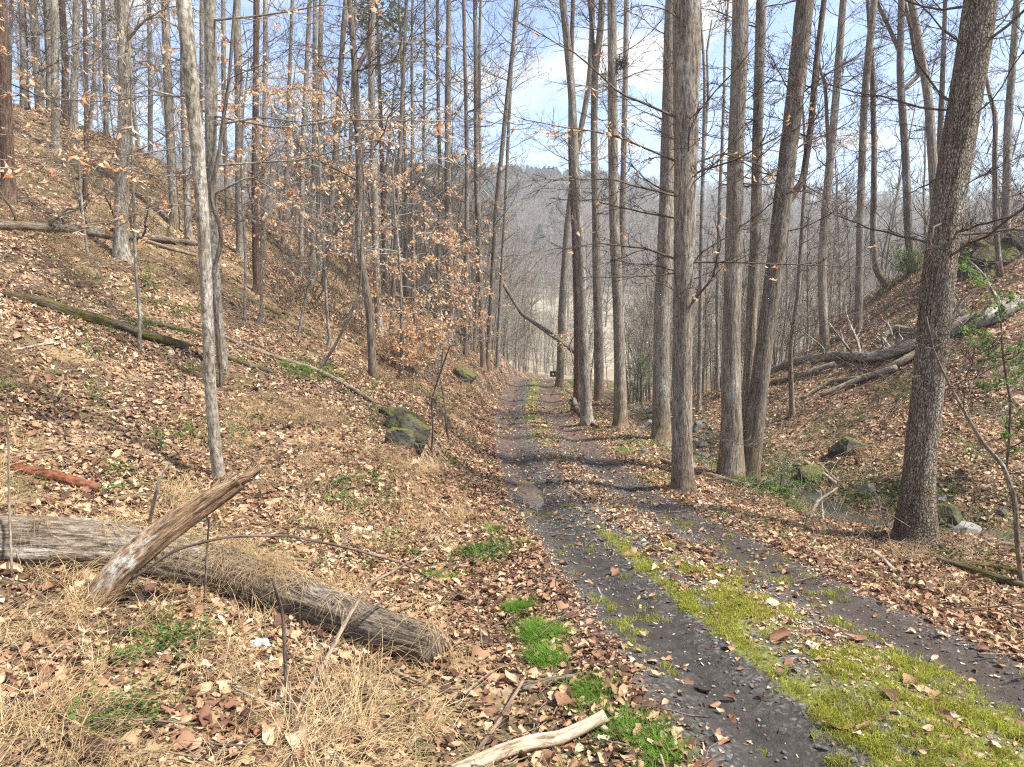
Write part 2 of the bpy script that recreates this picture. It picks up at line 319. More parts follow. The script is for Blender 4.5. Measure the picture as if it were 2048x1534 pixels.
M['moss'] = leafmat('moss', [(0, (.14, .12, .03)), (.3, (.25, .25, .035)), (.65, (.38, .41, .045)), (1, (.52, .54, .09))], .3)
M['needles'] = leafmat('needles', [(0, (.03, .06, .02)), (1, (.07, .11, .035))], .25)
M['stone'] = leafmat('stone', [(0, (.04, .037, .034)), (.5, (.115, .112, .108)), (1, (.28, .275, .265))], 0, .85)

def ground_mat():
    m, nt, N, L, bs = newmat('forest_floor')
    tc = N('ShaderNodeTexCoord'); P = tc.outputs['Object']
    za = N('ShaderNodeAttribute'); za.attribute_name = 'zone'; sp = N('ShaderNodeSeparateColor'); L(za.outputs['Color'], sp.inputs[0])
    vo = N('ShaderNodeTexVoronoi'); vo.inputs['Scale'].default_value = 15; vo.inputs['Randomness'].default_value = 1
    dn = noise(N, L, P, 9, 3); dd = N('ShaderNodeMixRGB'); dd.blend_type = 'ADD'; dd.inputs[0].default_value = .12; L(P, dd.inputs[1]); L(dn.outputs['Color'], dd.inputs[2])
    L(dd.outputs[0], vo.inputs['Vector'])
    sc = N('ShaderNodeSeparateColor'); L(vo.outputs['Color'], sc.inputs[0])
    lit = ramp(N, [(0, (.03, .018, .012)), (.3, (.10, .057, .035)), (.6, (.24, .145, .09)), (.85, (.40, .28, .19)), (1, (.50, .40, .31))]); L(sc.outputs[0], lit.inputs[0])
    soil_n = noise(N, L, P, 5, 6, .7); soil = ramp(N, [(.3, (.02, .014, .01)), (.7, (.10, .068, .045))]); L(soil_n.outputs['Fac'], soil.inputs[0])
    big = noise(N, L, P, 1.3, 5, .6); rb = ramp(N, [(.42, (0, 0, 0)), (.62, (1, 1, 1))]); L(big.outputs['Fac'], rb.inputs[0])
    c = mixc(N, L, rb.outputs[0], lit.outputs[0], soil.outputs[0])
    st_n = noise(N, L, P, 26, 4, .7, (1, .35, .6)); st = ramp(N, [(.3, (.10, .07, .035)), (.5, (.30, .21, .11)), (.7, (.48, .36, .21))]); L(st_n.outputs['Fac'], st.inputs[0])
    c = mixc(N, L, sp.outputs[0], c, st.outputs[0])
    gr_n = noise(N, L, P, 22, 4, .7); gr = ramp(N, [(.3, (.02, .04, .008)), (.7, (.09, .14, .025))]); L(gr_n.outputs['Fac'], gr.inputs[0])
    gm = N('ShaderNodeMath'); gm.operation = 'MULTIPLY'; L(sp.outputs[1], gm.inputs[0]); rg = ramp(N, [(.4, (0, 0, 0)), (.55, (1, 1, 1))]); L(big.outputs['Fac'], rg.inputs[0]); L(rg.outputs[0], gm.inputs[1])
    c = mixc(N, L, gm.outputs[0], c, gr.outputs[0])
    c = mixc(N, L, sp.outputs[2], c, soil.outputs[0])
    fld_n = noise(N, L, P, .06, 5, .6); fld = ramp(N, [(.35, (.24, .20, .145)), (.5, (.34, .30, .225)), (.65, (.25, .24, .155))]); L(fld_n.outputs['Fac'], fld.inputs[0])
    c = mixc(N, L, za.outputs['Alpha'], c, fld.outputs[0])
    L(c, bs.inputs['Base Color']); bs.inputs['Roughness'].default_value = .95; bs.inputs['Specular IOR Level'].default_value = .15
    b = bump(N, L, sc.outputs[1], .7, .03); b = bump(N, L, soil_n.outputs['Fac'], .5, .04, b); L(b, bs.inputs['Normal']); return m
def road_mat():
    m, nt, N, L, bs = newmat('gravel_road')
    tc = N('ShaderNodeTexCoord'); P = tc.outputs['Object']
    za = N('ShaderNodeAttribute'); za.attribute_name = 'zone'; sp = N('ShaderNodeSeparateColor'); L(za.outputs['Color'], sp.inputs[0])
    vo = N('ShaderNodeTexVoronoi'); vo.inputs['Scale'].default_value = 42; L(P, vo.inputs['Vector']); sc = N('ShaderNodeSeparateColor'); L(vo.outputs['Color'], sc.inputs[0])
    gv = ramp(N, [(0, (.026, .023, .02)), (.5, (.072, .066, .06)), (.88, (.155, .148, .138)), (1, (.30, .29, .275))]); L(sc.outputs[0], gv.inputs[0])
    n1 = noise(N, L, P, 7, 6, .7); mud = ramp(N, [(.3, (.018, .016, .014)), (.55, (.048, .042, .037)), (.75, (.095, .082, .07))]); L(n1.outputs['Fac'], mud.inputs[0])
    c = mixc(N, L, sp.outputs[0], gv.outputs[0], mud.outputs[0])
    n2 = noise(N, L, P, 18, 5, .7); red = ramp(N, [(.3, (.055, .035, .027)), (.7, (.20, .13, .095))]); L(n2.outputs['Fac'], red.inputs[0])
    c = mixc(N, L, sp.outputs[2], c, red.outputs[0])
    n3 = noise(N, L, P, 45, 3, .7); ms = ramp(N, [(.3, (.06, .06, .014)), (.55, (.18, .19, .025)), (.75, (.34, .35, .045))]); L(n3.outputs['Fac'], ms.inputs[0])
    n4 = noise(N, L, P, 5.5, 6, .75); ad = N('ShaderNodeMath'); ad.operation = 'ADD'; L(n4.outputs['Fac'], ad.inputs[0]); L(sp.outputs[1], ad.inputs[1])
    rm = ramp(N, [(.84, (0, 0, 0)), (1.0, (.75, .75, .75))]); L(ad.outputs[0], rm.inputs[0])
    c = mixc(N, L, rm.outputs[0], c, ms.outputs[0])
    L(c, bs.inputs['Base Color'])
    rr = ramp(N, [(.35, (.62, .62, .62)), (.6, (.95, .95, .95))]); L(n1.outputs['Fac'], rr.inputs[0]); L(rr.outputs[0], bs.inputs['Roughness']); bs.inputs['Specular IOR Level'].default_value = .3
    b = bump(N, L, sc.outputs[1], .8, .015); b = bump(N, L, n2.outputs['Fac'], .7, .03, b); b = bump(N, L, n3.outputs['Fac'], .5, .02, b); L(b, bs.inputs['Normal']); return m
def water_mat(name, col, rough, bs_sc=14):
    m, nt, N, L, bs = newmat(name); tc = N('ShaderNodeTexCoord')
    n = noise(N, L, tc.outputs['Object'], bs_sc, 3); L(bump(N, L, n.outputs['Fac'], .25, .02), bs.inputs['Normal'])
    n2 = noise(N, L, tc.outputs['Object'], 4, 4); r = ramp(N, [(.3, tuple(x * .6 for x in col)), (.7, tuple(x * 1.3 for x in col))]); L(n2.outputs['Fac'], r.inputs[0]); L(r.outputs[0], bs.inputs['Base Color'])
    bs.inputs['Roughness'].default_value = rough; bs.inputs['Specular IOR Level'].default_value = .6; return m
def rock_mat():
    m, nt, N, L, bs = newmat('rock'); tc = N('ShaderNodeTexCoord'); P = tc.outputs['Object']
    n = noise(N, L, P, 5, 6, .65); r = ramp(N, [(.3, (.022, .02, .016)), (.55, (.075, .069, .057)), (.75, (.19, .175, .15))]); L(n.outputs['Fac'], r.inputs[0])
    n2 = noise(N, L, P, 2.4, 5, .65); ge = N('ShaderNodeNewGeometry'); gs = N('ShaderNodeSeparateXYZ'); L(ge.outputs['Normal'], gs.inputs[0]); gm = N('ShaderNodeMath'); gm.operation = 'MULTIPLY_ADD'; gm.inputs[1].default_value = .28; L(gs.outputs['Z'], gm.inputs[0]); L(n2.outputs['Fac'], gm.inputs[2]); r2 = ramp(N, [(.54, (0, 0, 0)), (.70, (1, 1, 1))]); L(gm.outputs[0], r2.inputs[0])
    n3 = noise(N, L, P, 30, 2); r3 = ramp(N, [(.3, (.04, .042, .01)), (.7, (.14, .13, .025))]); L(n3.outputs['Fac'], r3.inputs[0])
    L(mixc(N, L, r2.outputs[0], r.outputs[0], r3.outputs[0]), bs.inputs['Base Color']); bs.inputs['Roughness'].default_value = .9
    L(bump(N, L, n.outputs['Fac'], .9, .08), bs.inputs['Normal']); return m
def plain(name, col, rough=.6, trans=0):
    m, nt, N, L, bs = newmat(name); tc = N('ShaderNodeTexCoord'); n = noise(N, L, tc.outputs['Object'], 9, 3)
    r = ramp(N, [(.3, tuple(x * .8 for x in col)), (.7, tuple(min(1, x * 1.15) for x in col))]); L(n.outputs['Fac'], r.inputs[0]); L(r.outputs[0], bs.inputs['Base Color'])
    bs.inputs['Roughness'].default_value = rough; bs.inputs['Transmission Weight'].default_value = trans; return m
M['ground'] = ground_mat(); M['road'] = road_mat(); M['rock'] = rock_mat()
M['creek'] = water_mat('creek_water', (.05, .045, .035), .22); M['puddle'] = water_mat('puddle_water', (.13, .085, .042), .10); M['river'] = water_mat('river_water', (.12, .13, .13), .1, .4)

# ------------------------------------------------------------------ ground, road, water
def axis(pts):
    out = [pts[0][0]]
    for (a, s), (b, _) in zip(pts[:-1], pts[1:]):
        n = max(1, int(round((b - a) / s))); out += list(a + (b - a) * np.arange(1, n + 1) / n)
    return np.array(out)
def zone(x, y):
    d = road_d(x, y); cd = creek_d(x, y)
    n = fbm(x * .5 + 3, y * .5, 3); n2 = fbm(x * .9 - 7, y * .9 + 2, 4)
    left = sstep(-1.7, -2.6, d)
    straw = left * np.clip(.35 + 1.0 * n, 0, 1) + .55 * (1 - sstep(4.5, 6.5, y)) * left + sstep(1.5, 2.5, d) * .3 * np.clip(n2 + .2, 0, 1)
    green = np.clip(.12 + .9 * n2, 0, 1) * (.5 * left + .15) + .9 * np.exp(-(cd / 1.3) ** 2) + .8 * np.exp(-((d - 2.0) / .7) ** 2) * sstep(10, 14, y)
    soil = np.exp(-(cd / .7) ** 2) + .9 * np.clip(n2 * 2.0 - .2, 0, 1) * left + .7 * np.exp(-((d + 3.1) / .35) ** 2) * sstep(7, 9, y) * (1 - sstep(14, 18, y))
    field = sstep(62, 78, y) * (1 - sstep(200, 235, y)) * sstep(-70, -40, x)
    return np.clip(np.stack([straw * (y < 70), green * (y < 80), soil * (y < 80), field], -1), 0, 1)
xs = axis([(-420, 40), (-180, 12), (-60, 2.5), (-26, .5), (-12, .14), (11, .3), (22, .7), (36, 3), (80, 12), (220, 40), (460, 1)])
ys = axis([(-60, 6), (-12, 1.2), (1, .12), (18, .2), (36, .45), (60, 1.5), (90, 6), (240, 8), (460, 20), (520, 1)])
GX, GY = np.meshgrid(xs, ys); GZ = H(GX, GY, True)
nx, ny = len(xs), len(ys)
i = np.arange(ny - 1)[:, None] * nx + np.arange(nx - 1)[None]
Q = np.stack([i, i + 1, i + nx + 1, i + nx], -1).reshape(-1, 4)
gme = mesh_np('ground', np.stack([GX, GY, GZ], -1).reshape(-1, 3), Q, {'zone': ('FLOAT_COLOR', zone(GX.ravel(), GY.ravel()))})
obj('ground', gme, M['ground'], kind='structure', label='leaf covered forest floor and hillside')
ry = axis([(-8, .4), (1, .07), (12, .12), (24, .25), (64, 1)]); rd = np.linspace(-1.62, 1.62, 82)
RD, RY = np.meshgrid(rd, ry)
sl_ = np.interp(RY, _ry, _rs); k_ = 1 / np.sqrt(1 + sl_ ** 2)
RX = road_x(RY) + RD * k_; RYY = RY - RD * sl_ * k_
RZ = H(RX, RYY) + .006 - .10 * sstep(1.35, 1.62, np.abs(RD)) + .012 * fbm(RX * 9, RYY * 9, 2)
def road_zone(d, y, x):
    g = lambda c, w: np.exp(-((d - c) / w) ** 2)
    n = fbm(x * 1.3, y * 1.3, 3)
    track = np.clip(g(-.85, .38) + g(.88, .36), 0, 1)
    moss = (.58 * g(.05, .42) * (1 - sstep(5.4, 9, y)) + .34 * g(.6, .25) * (1 - sstep(4.4, 5.8, y)) + .55 * g(-.40, .12) * (1 - sstep(8, 11, y)) + .40 * g(.1, .35) * sstep(15, 19, y) + .33 * g(0, .4) * sstep(9, 12, y)) * (1 - .75 * g(-.85, .3)) + .30 * n - .06
    red = np.clip(.25 * g(.95, .5) + .75 * sstep(1.15, 1.4, np.abs(d)) + .8 * g(1.0, .5) * sstep(11, 20, y) + .7 * g(-.95, .4) * sstep(9, 17, y) + .5 * n * sstep(8, 14, y), 0, 1)
    return np.clip(np.stack([track * (1 - .3 * sstep(12, 20, y)), np.clip(moss, 0, 1), red, np.ones_like(d)], -1), 0, 1)
nr, nc = RD.shape; i = np.arange(nr - 1)[:, None] * nc + np.arange(nc - 1)[None]
Q = np.stack([i, i + 1, i + nc + 1, i + nc], -1).reshape(-1, 4)
rme = mesh_np('road', np.stack([RX, RYY, RZ], -1).reshape(-1, 3), Q, {'zone': ('FLOAT_COLOR', road_zone(RD.ravel(), RYY.ravel(), RX.ravel()))})
obj('road', rme, M['road'], kind='structure', label='two track gravel road with a mossy centre strip')

def ribbon(name, ctr, half, zf, mat, n=7, **kw):
    P = np.asarray(ctr, float); T = np.gradient(P, axis=0); T /= np.linalg.norm(T, axis=1, keepdims=True); Nn = np.stack([T[:, 1], -T[:, 0]], -1)
    o = np.linspace(-1, 1, n); XY = P[:, None] + Nn[:, None] * (o[None, :, None] * np.asarray(half)[:, None, None])
    Z = np.broadcast_to(np.asarray(zf)[:, None], XY.shape[:2]); V = np.concatenate([XY, Z[..., None]], -1).reshape(-1, 3)
    i = np.arange(len(P) - 1)[:, None] * n + np.arange(n - 1)[None]; Q = np.stack([i, i + 1, i + n + 1, i + n], -1).reshape(-1, 4)
    return obj(name, mesh_np(name, V, Q), mat, kind='structure', **kw)
def dense(P, step=.4):
    P = np.asarray(P, float); s = np.concatenate([[0], np.cumsum(np.hypot(*np.diff(P, axis=0).T))]); t = np.arange(0, s[-1], step)
    return np.stack([_sm(np.interp(t, s, P[:, 0]), 3), _sm(np.interp(t, s, P[:, 1]), 3)], -1)
cc = dense(CREEK); cz = H(cc[:, 0], cc[:, 1]); cz = np.minimum.accumulate(_sm(cz, 4) + .07) - .16 * sstep(13.2, 15, cc[:, 1])
ribbon('creek', cc, .62 - .40 * sstep(13, 15.5, cc[:, 1]), cz, M['creek'], label='shallow creek running beside the road')
py_ = np.arange(9.2, 13.6, .12); pd = -.85; pxs = road_x(py_) + pd; pz = H(pxs, py_)
ribbon('puddle', np.stack([pxs, py_], -1), np.full(len(py_), .42), _sm(pz, 6) + .040 - .11 * (np.abs(np.linspace(-1, 1, len(py_))) ** 2.5), M['puddle'], label='muddy brown puddle lying in the nearer wheel rut')
rv = np.array([(34, 192), (60, 190), (110, 186), (150, 196)], float); rv = dense(rv, 8)
ribbon('river', rv, np.full(len(rv), 6.0), H(rv[:, 0], rv[:, 1]) + .8, M['river'], label='pale river across the valley')

# ------------------------------------------------------------------ instancing of countless small stuff
def euler_from(R3):
    sy = np.sqrt(R3[:, 0, 0] ** 2 + R3[:, 1, 0] ** 2)
    return np.stack([np.arctan2(R3[:, 2, 1], R3[:, 2, 2]), np.arctan2(-R3[:, 2, 0], sy), np.arctan2(R3[:, 1, 0], R3[:, 0, 0])], -1)
def orient(x, y, tilt, yaw=None, nrm=None):
    n = len(x); nn = normal(x, y) if nrm is None else nrm
    if yaw is None: yaw = rng.random(n) * 2 * math.pi
    a = np.stack([np.cos(yaw), np.sin(yaw), np.zeros(n)], -1); t1 = a - nn * (a * nn).sum(-1, keepdims=True); t1 /= np.linalg.norm(t1, axis=-1, keepdims=True); t2 = np.cross(nn, t1)
    ax = rng.normal(0, 1, n) * tilt; ay = rng.normal(0, 1, n) * tilt
    B = np.stack([t1, t2, nn], -1)
    cx, sx, cy, sy = np.cos(ax), np.sin(ax), np.cos(ay), np.sin(ay); z = np.zeros(n); o = np.ones(n)
    Rx = np.stack([np.stack([o, z, z], -1), np.stack([z, cx, -sx], -1), np.stack([z, sx, cx], -1)], 1)
    Ry = np.stack([np.stack([cy, z, sy], -1), np.stack([z, o, z], -1), np.stack([-sy, z, cy], -1)], 1)
    return euler_from(B @ Rx @ Ry)
def variants(name, meshes, mat):
    c = bpy.data.collections.new(name)
    for k, me in enumerate(meshes):
        if not me.materials: me.materials.append(mat)
        o = bpy.data.objects.new('%s_%02d' % (name, k), me); c.objects.link(o)
    return c
def scatter(name, coll, nvar, P, rot, scl, tint, idx=None, **kw):
    n = len(P); me = bpy.data.meshes.new(name); me.vertices.add(n); me.vertices.foreach_set('co', np.asarray(P, np.float32).ravel())
    def at(nm, ty, key, v): a = me.attributes.new(nm, ty, 'POINT'); a.data.foreach_set(key, np.asarray(v).ravel())
    scl = np.asarray(scl, np.float32); scl = np.repeat(scl[:, None], 3, 1) if scl.ndim == 1 else scl
    at('rot', 'FLOAT_VECTOR', 'vector', np.asarray(rot, np.float32)); at('scl', 'FLOAT_VECTOR', 'vector', scl)
    at('idx', 'INT', 'value', (rng.integers(0, nvar, n) if idx is None else idx).astype(np.int32)); at('tint', 'FLOAT', 'value', np.asarray(tint, np.float32))
    o = bpy.data.objects.new(name, me); COL.objects.link(o)
    ng = bpy.data.node_groups.new(name + '_instances', 'GeometryNodeTree'); ng.interface.new_socket('Geometry', in_out='INPUT', socket_type='NodeSocketGeometry'); ng.interface.new_socket('Geometry', in_out='OUTPUT', socket_type='NodeSocketGeometry')
    N = ng.nodes.new; L = ng.links.new; gi = N('NodeGroupInput'); go = N('NodeGroupOutput'); ip = N('GeometryNodeInstanceOnPoints'); ci = N('GeometryNodeCollectionInfo')
    ci.inputs['Collection'].default_value = coll; ci.inputs['Separate Children'].default_value = True; ci.inputs['Reset Children'].default_value = True
    def na(nm, ty): x = N('GeometryNodeInputNamedAttribute'); x.data_type = ty; x.inputs['Name'].default_value = nm; return next(s for s in x.outputs if s.enabled and s.name == 'Attribute')
    L(gi.outputs[0], ip.inputs['Points']); L(ci.outputs[0], ip.inputs['Instance']); ip.inputs['Pick Instance'].default_value = True
    L(na('idx', 'INT'), ip.inputs['Instance Index']); e2r = N('FunctionNodeEulerToRotation'); L(na('rot', 'FLOAT_VECTOR'), e2r.inputs[0]); L(e2r.outputs[0], ip.inputs['Rotation'])
    L(na('scl', 'FLOAT_VECTOR'), ip.inputs['Scale']); L(ip.outputs[0], go.inputs[0])
    md = o.modifiers.new('instances', 'NODES'); md.node_group = ng
    for k, v in dict(kind='stuff', **kw).items(): o[k] = v
    return o
def in_view(x, y, z, m=1.12):
    c, s = math.cos(PITCH), math.sin(PITCH); f = y * c - z * s; v = y * s + z * c
    return (f > 1) & (np.abs(x / f) < .7262 * m + .25 / np.maximum(f, 1)) & (np.abs(v / f) < .544 * m + .15 / np.maximum(f, 1))
def pts_in(n, x0, x1, y0, y1, dens):
    x = rng.uniform(x0, x1, n); y = rng.uniform(y0, y1, n); k = rng.random(n) < dens(x, y); x, y = x[k], y[k]
    z = H(x, y); k = in_view(x, y, z); return x[k], y[k], z[k]

def leaf_mesh(seed, L=1.0, kind=0):
    r = np.random.default_rng(seed); n = 6; m = 5
    t = np.linspace(0, 1, n); w = .30 * np.sin(np.pi * np.clip(t, .02, .98) ** .85) ** .8 + .012
    if kind == 1: w = w * (1 + .55 * np.cos(t * 19)) * 1.25
    if kind == 2: w = w * 1.5
    if kind == 3: w = w * .75
    a = np.linspace(-1, 1, m); c1 = r.uniform(-1.7, 1.7); c2 = r.uniform(.3, 2.4) * r.choice([-1, 1, 1]); tw = r.uniform(-1.0, 1.0)
    V = []
    for i, tt in enumerate(t):
        for aa in a:
            x = aa * w[i]; ang = c2 * x * 2
            xx = math.sin(ang) / (c2 * 2) if abs(c2) > .05 else x; zz = (1 - math.cos(ang)) / (c2 * 2)
            yy = tt - .5; zz += c1 * (yy * yy - .1) * .5 + .05 * r.normal() * abs(aa); rot = tw * yy
            V.append((xx * math.cos(rot) - zz * math.sin(rot), yy, xx * math.sin(rot) + zz * math.cos(rot) + .05))
    i = np.arange(n - 1)[:, None] * m + np.arange(m - 1)[None]; Q = np.stack([i, i + 1, i + m + 1, i + m], -1).reshape(-1, 4)
    return mesh_np('leaf', np.array(V) * L, Q)
leaf_meshes = [leaf_mesh(s, 1, k) for s, k in enumerate((0, 0, 1, 2, 3, 0, 1, 2, 0, 3, 0, 2))]
for me in leaf_meshes: me.materials.append(M['leaf_litter'])
leaf_c = variants('leaf_shapes', leaf_meshes, M['leaf_litter'])
def leaf_density(x, y):
    d = road_d(x, y); cd = creek_d(x, y); n = fbm(x * .8, y * .8 + 30, 3); n2 = fbm(x * 2.3, y * 2.3, 2)
    out = np.where(d < -1.1, np.clip(.85 - .35 * sstep(-3.0, -4.6, d) + 1.4 * n, .25, 1), np.clip(.85 + .5 * n, .3, 1))
    on = .03 + .02 * sstep(7, 11, y) + .6 * np.exp(-((d - .15) / .32) ** 2) * (sstep(4.2, 7, y) * .9 + .12) * np.clip(.75 + 2.0 * n2, 0, 1) + .7 * sstep(1.2, 1.4, np.abs(d)) + .22 * sstep(15, 24, y) * np.clip(.5 + 2 * n2, 0, 1)
    a = np.where(np.abs(d) < 1.3, on, out)
    return np.clip(a * (1 - .75 * np.exp(-(cd / .8) ** 2)), 0, 1)
LP = []
for n, box in ((80000, (-7, 7, 2.0, 8)), (125000, (-11, 10, 8, 15)), (95000, (-18, 17, 15, 27)), (42000, (-22, 24, 27, 45))):
    LP.append(np.stack(pts_in(n, *box[:2], *box[2:], leaf_density), -1))
LP = np.concatenate(LP)
ls = rng.gamma(5, 1 / 5, len(LP)) * .058 * (1 + .6 * sstep(15, 35, LP[:, 1])); ls = np.clip(ls, .03, .15)
lt = orient(LP[:, 0], LP[:, 1], .30); LP[:, 2] += rng.random(len(LP)) * .035
big = fbm(LP[:, 0] * .35, LP[:, 1] * .35, 3)
tint = np.clip(rng.beta(1.25, 1.5, len(LP)) * .97 + .28 * big + .02, 0, .95)
dl = road_d(LP[:, 0], LP[:, 1]); tint = np.where((dl < -1.2) & (dl > -3) & (LP[:, 1] > 5), tint * .9 + .02, tint)
tint = np.where(dl > 1.2, np.clip(tint * .9 + .12, 0, 1), tint)
li = rng.integers(0, 12, len(LP))
f_ = LP[:, 1] * math.cos(PITCH) - LP[:, 2] * math.sin(PITCH); inside = (np.abs(LP[:, 0] / f_) < .72) & (np.abs((LP[:, 1] * math.sin(PITCH) + LP[:, 2] * math.cos(PITCH)) / f_) < .54)
score = np.where(inside, ls / f_, 0); top = np.argsort(-score)[:300]; rest = np.ones(len(LP), bool); rest[top] = False
litter = scatter('leaf_litter', leaf_c, 12, LP[rest], lt[rest], ls[rest], tint[rest], li[rest], label='brown fallen leaves covering the forest floor', category='leaf litter')
for k in top:
    o = bpy.data.objects.new('leaf', leaf_meshes[li[k]]); o.location = LP[k]; o.rotation_euler = lt[k]; o.scale = [ls[k] * 1.1] * 3; o['tint'] = float(tint[k]); link(o, litter)

CP = []
for n, box in ((60000, (-7, 7, 2.0, 7.5)), (60000, (-9, 9, 7.5, 14)), (36000, (-.5, 3.5, 4, 11)), (22000, (-1.2, 2.6, 11, 22)), (52000, (-16, 13, 14, 28))):
    CP.append(np.stack(pts_in(n, *box[:2], *box[2:], lambda x, y: np.where(np.abs(road_d(x, y)) < 1.25, .04 + .8 * np.exp(-((road_d(x, y) - .15) / .32) ** 2) * np.clip(.75 + 1.6 * fbm(x * 2, y * 2, 3), .1, 1) + .5 * sstep(1.1, 1.3, np.abs(road_d(x, y))), .75)), -1))
CP = np.concatenate(CP); CP[:, 2] += .006 + .008 * rng.random(len(CP))
scatter('leaf_fragments', leaf_c, 12, CP, orient(CP[:, 0], CP[:, 1], .22), rng.gamma(5, .2, len(CP)) * .026 * (1 + .7 * sstep(12, 20, CP[:, 1])), np.clip(rng.beta(1.6, 2.0, len(CP)) + .22 * (np.abs(road_d(CP[:, 0], CP[:, 1])) < 1.25), 0, 1), label='crumbled leaf bits matted between the whole leaves', category='leaf litter')

# grass, weeds, moss, gravel
def tuft_mesh(seed, n, L, lean, w, up=.5, spread=.06):
    r = np.random.default_rng(seed); V = []; Q = []; S = 5
    for b in range(n):
        az = r.normal(0, 1.1) if lean else r.uniform(0, 6.28); ln = L * r.uniform(.55, 1.15); e = r.uniform(up, 1.35) if not lean else r.uniform(up, 1.0); bx, by = r.normal(0, spread, 2)
        p = np.array([bx, by, -.01]); side = np.array([-math.sin(az), math.cos(az), 0]); k0 = len(V); dr = r.uniform(1.2, 3.0) * (1 if lean else .55)
        for s in range(S):
            ww = w * (1 - .8 * s / (S - 1)); V += [p - side * ww, p + side * ww]
            st = ln / (S - 1); p = p + st * np.array([math.cos(e) * math.cos(az), math.cos(e) * math.sin(az), math.sin(e)]); e -= dr / S * r.uniform(.6, 1.4); p = p + side * r.normal(0, .012)
            p[2] = max(p[2], (.004 if L < .6 else -.16) + .02 * r.random())
        Q += [(k0 + 2 * s, k0 + 2 * s + 1, k0 + 2 * s + 3, k0 + 2 * s + 2) for s in range(S - 1)]
    return mesh_np('tuft', np.array(V), np.array(Q))
straw_c = variants('straw_tufts', [tuft_mesh(s, 36, .5, True, .0026, .15, .08) for s in range(5)], M['straw'])
def straw_density(x, y):
    d = road_d(x, y); n = fbm(x * .55 + 40, y * .55, 3)
    a = np.clip(.25 + 1.6 * n, 0, 1) * sstep(-1.5, -2.4, d)
    near = (1 - sstep(5.5, 7.5, y)) * sstep(-1.9, -2.6, d) * np.clip(.45 + 1.1 * n, .1, 1)
    rb = .22 * sstep(1.6, 2.6, d) * np.clip(.4 + 1.8 * n, 0, 1)
    return np.clip(np.maximum(a, near) + rb, 0, 1)
SP = np.concatenate([np.stack(pts_in(n, *b, straw_density), -1) for n, b in ((2300, (-7, 6, 2, 7.5)), (10500, (-11, 11, 7.5, 15)), (9500, (-18, 18, 15, 32)))])
nn = normal(SP[:, 0], SP[:, 1], .3); yaw = np.arctan2(nn[:, 1], nn[:, 0]) + rng.normal(0, .8, len(SP))
scatter('dry_grass', straw_c, 5, SP, orient(SP[:, 0], SP[:, 1], .12, yaw), rng.uniform(.45, 1.15, len(SP)) * np.where(SP[:, 1] < 7.5, .95, .75), rng.beta(2, 2, len(SP)),
        label='dry straw coloured grass drooping over the left slope', category='dry grass')
STRAW_LATER = [(390,1020,.22,3.0),(350,990,.18,2.4),(330,1010,.12,1.5),(440,1090,.25,1),(300,1130,.3,1),(80,1230,.35,1.3),(160,1260,.3,1),(20,1290,.3,1),(760,1420,.22,.8),(820,1450,.2,.7),(700,1380,.2,.6),(860,1330,.15,.3),(620,1300,.25,.8),(540,1250,.25,.7),(60,1480,.3,.8),(200,1430,.3,.6),(560,1500,.25,.8),(660,1500,.2,.7),(760,1060,.3,.6),(860,1100,.2,.3),(600,1060,.3,.7),(500,1150,.3,.8)]
def patches(lst, n):
    o = []
    for px, py, r, k in lst:
        c = ground(px, py); m = int(n * k); a = rng.normal(0, r * .55, (m, 2)); x = c[0] + a[:, 0]; y = c[1] + a[:, 1] * 1.2; o.append(np.stack([x, y, H(x, y)], -1))
    return np.concatenate(o)
grass_c = variants('grass_tufts', [tuft_mesh(50 + s, 18, .12, False, .0024, .5, .035) for s in range(4)], M['green'])
GP = patches([(1085, 1265, .14, 1.7), (1095, 1315, .10, .7), (1035, 1222, .08, .6), (960, 1112, .14, .9), (1275, 1500, .16, 1.5), (1230, 1465, .12, .5), (1180, 1390, .14, .4), (880, 1150, .2, .4), (1300, 1528, .1, .25), (330, 1280, .12, .15), (990, 1060, .15, .5),
              (1130, 820, .5, .8), (1190, 860, .4, .6), (1250, 905, .4, .5), (1110, 780, .8, .7), (1055, 835, .3, .5), (600, 745, .35, .9), (1320, 960, .4, .5), (850, 780, .5, .3), (1060, 770, .5, .5)], 150)
GP = GP[fbm(GP[:, 0] * 7, GP[:, 1] * 7, 3) > -.06]
scatter('green_grass', grass_c, 4, GP, orient(GP[:, 0], GP[:, 1], .1), rng.uniform(.5, 1.2, len(GP)), rng.beta(2.4, 2, len(GP)), label='patches of fresh green grass beside the road', category='grass')
straw_long_c = variants('long_straw', [tuft_mesh(700 + s, 30, .62, True, .0027, -.1, .09) for s in range(4)], M['straw'])
SL_P = patches(STRAW_LATER, 7); nn = normal(SL_P[:, 0], SL_P[:, 1], .3); yaw = np.arctan2(nn[:, 1], nn[:, 0]) + rng.normal(0, .9, len(SL_P))
scatter('long_dry_grass', straw_long_c, 4, SL_P, orient(SL_P[:, 0], SL_P[:, 1], .12, yaw), rng.uniform(.5, 1.05, len(SL_P)), rng.beta(2.4, 1.8, len(SL_P)), label='long matted straw heaped round the thick front log', category='dry grass')
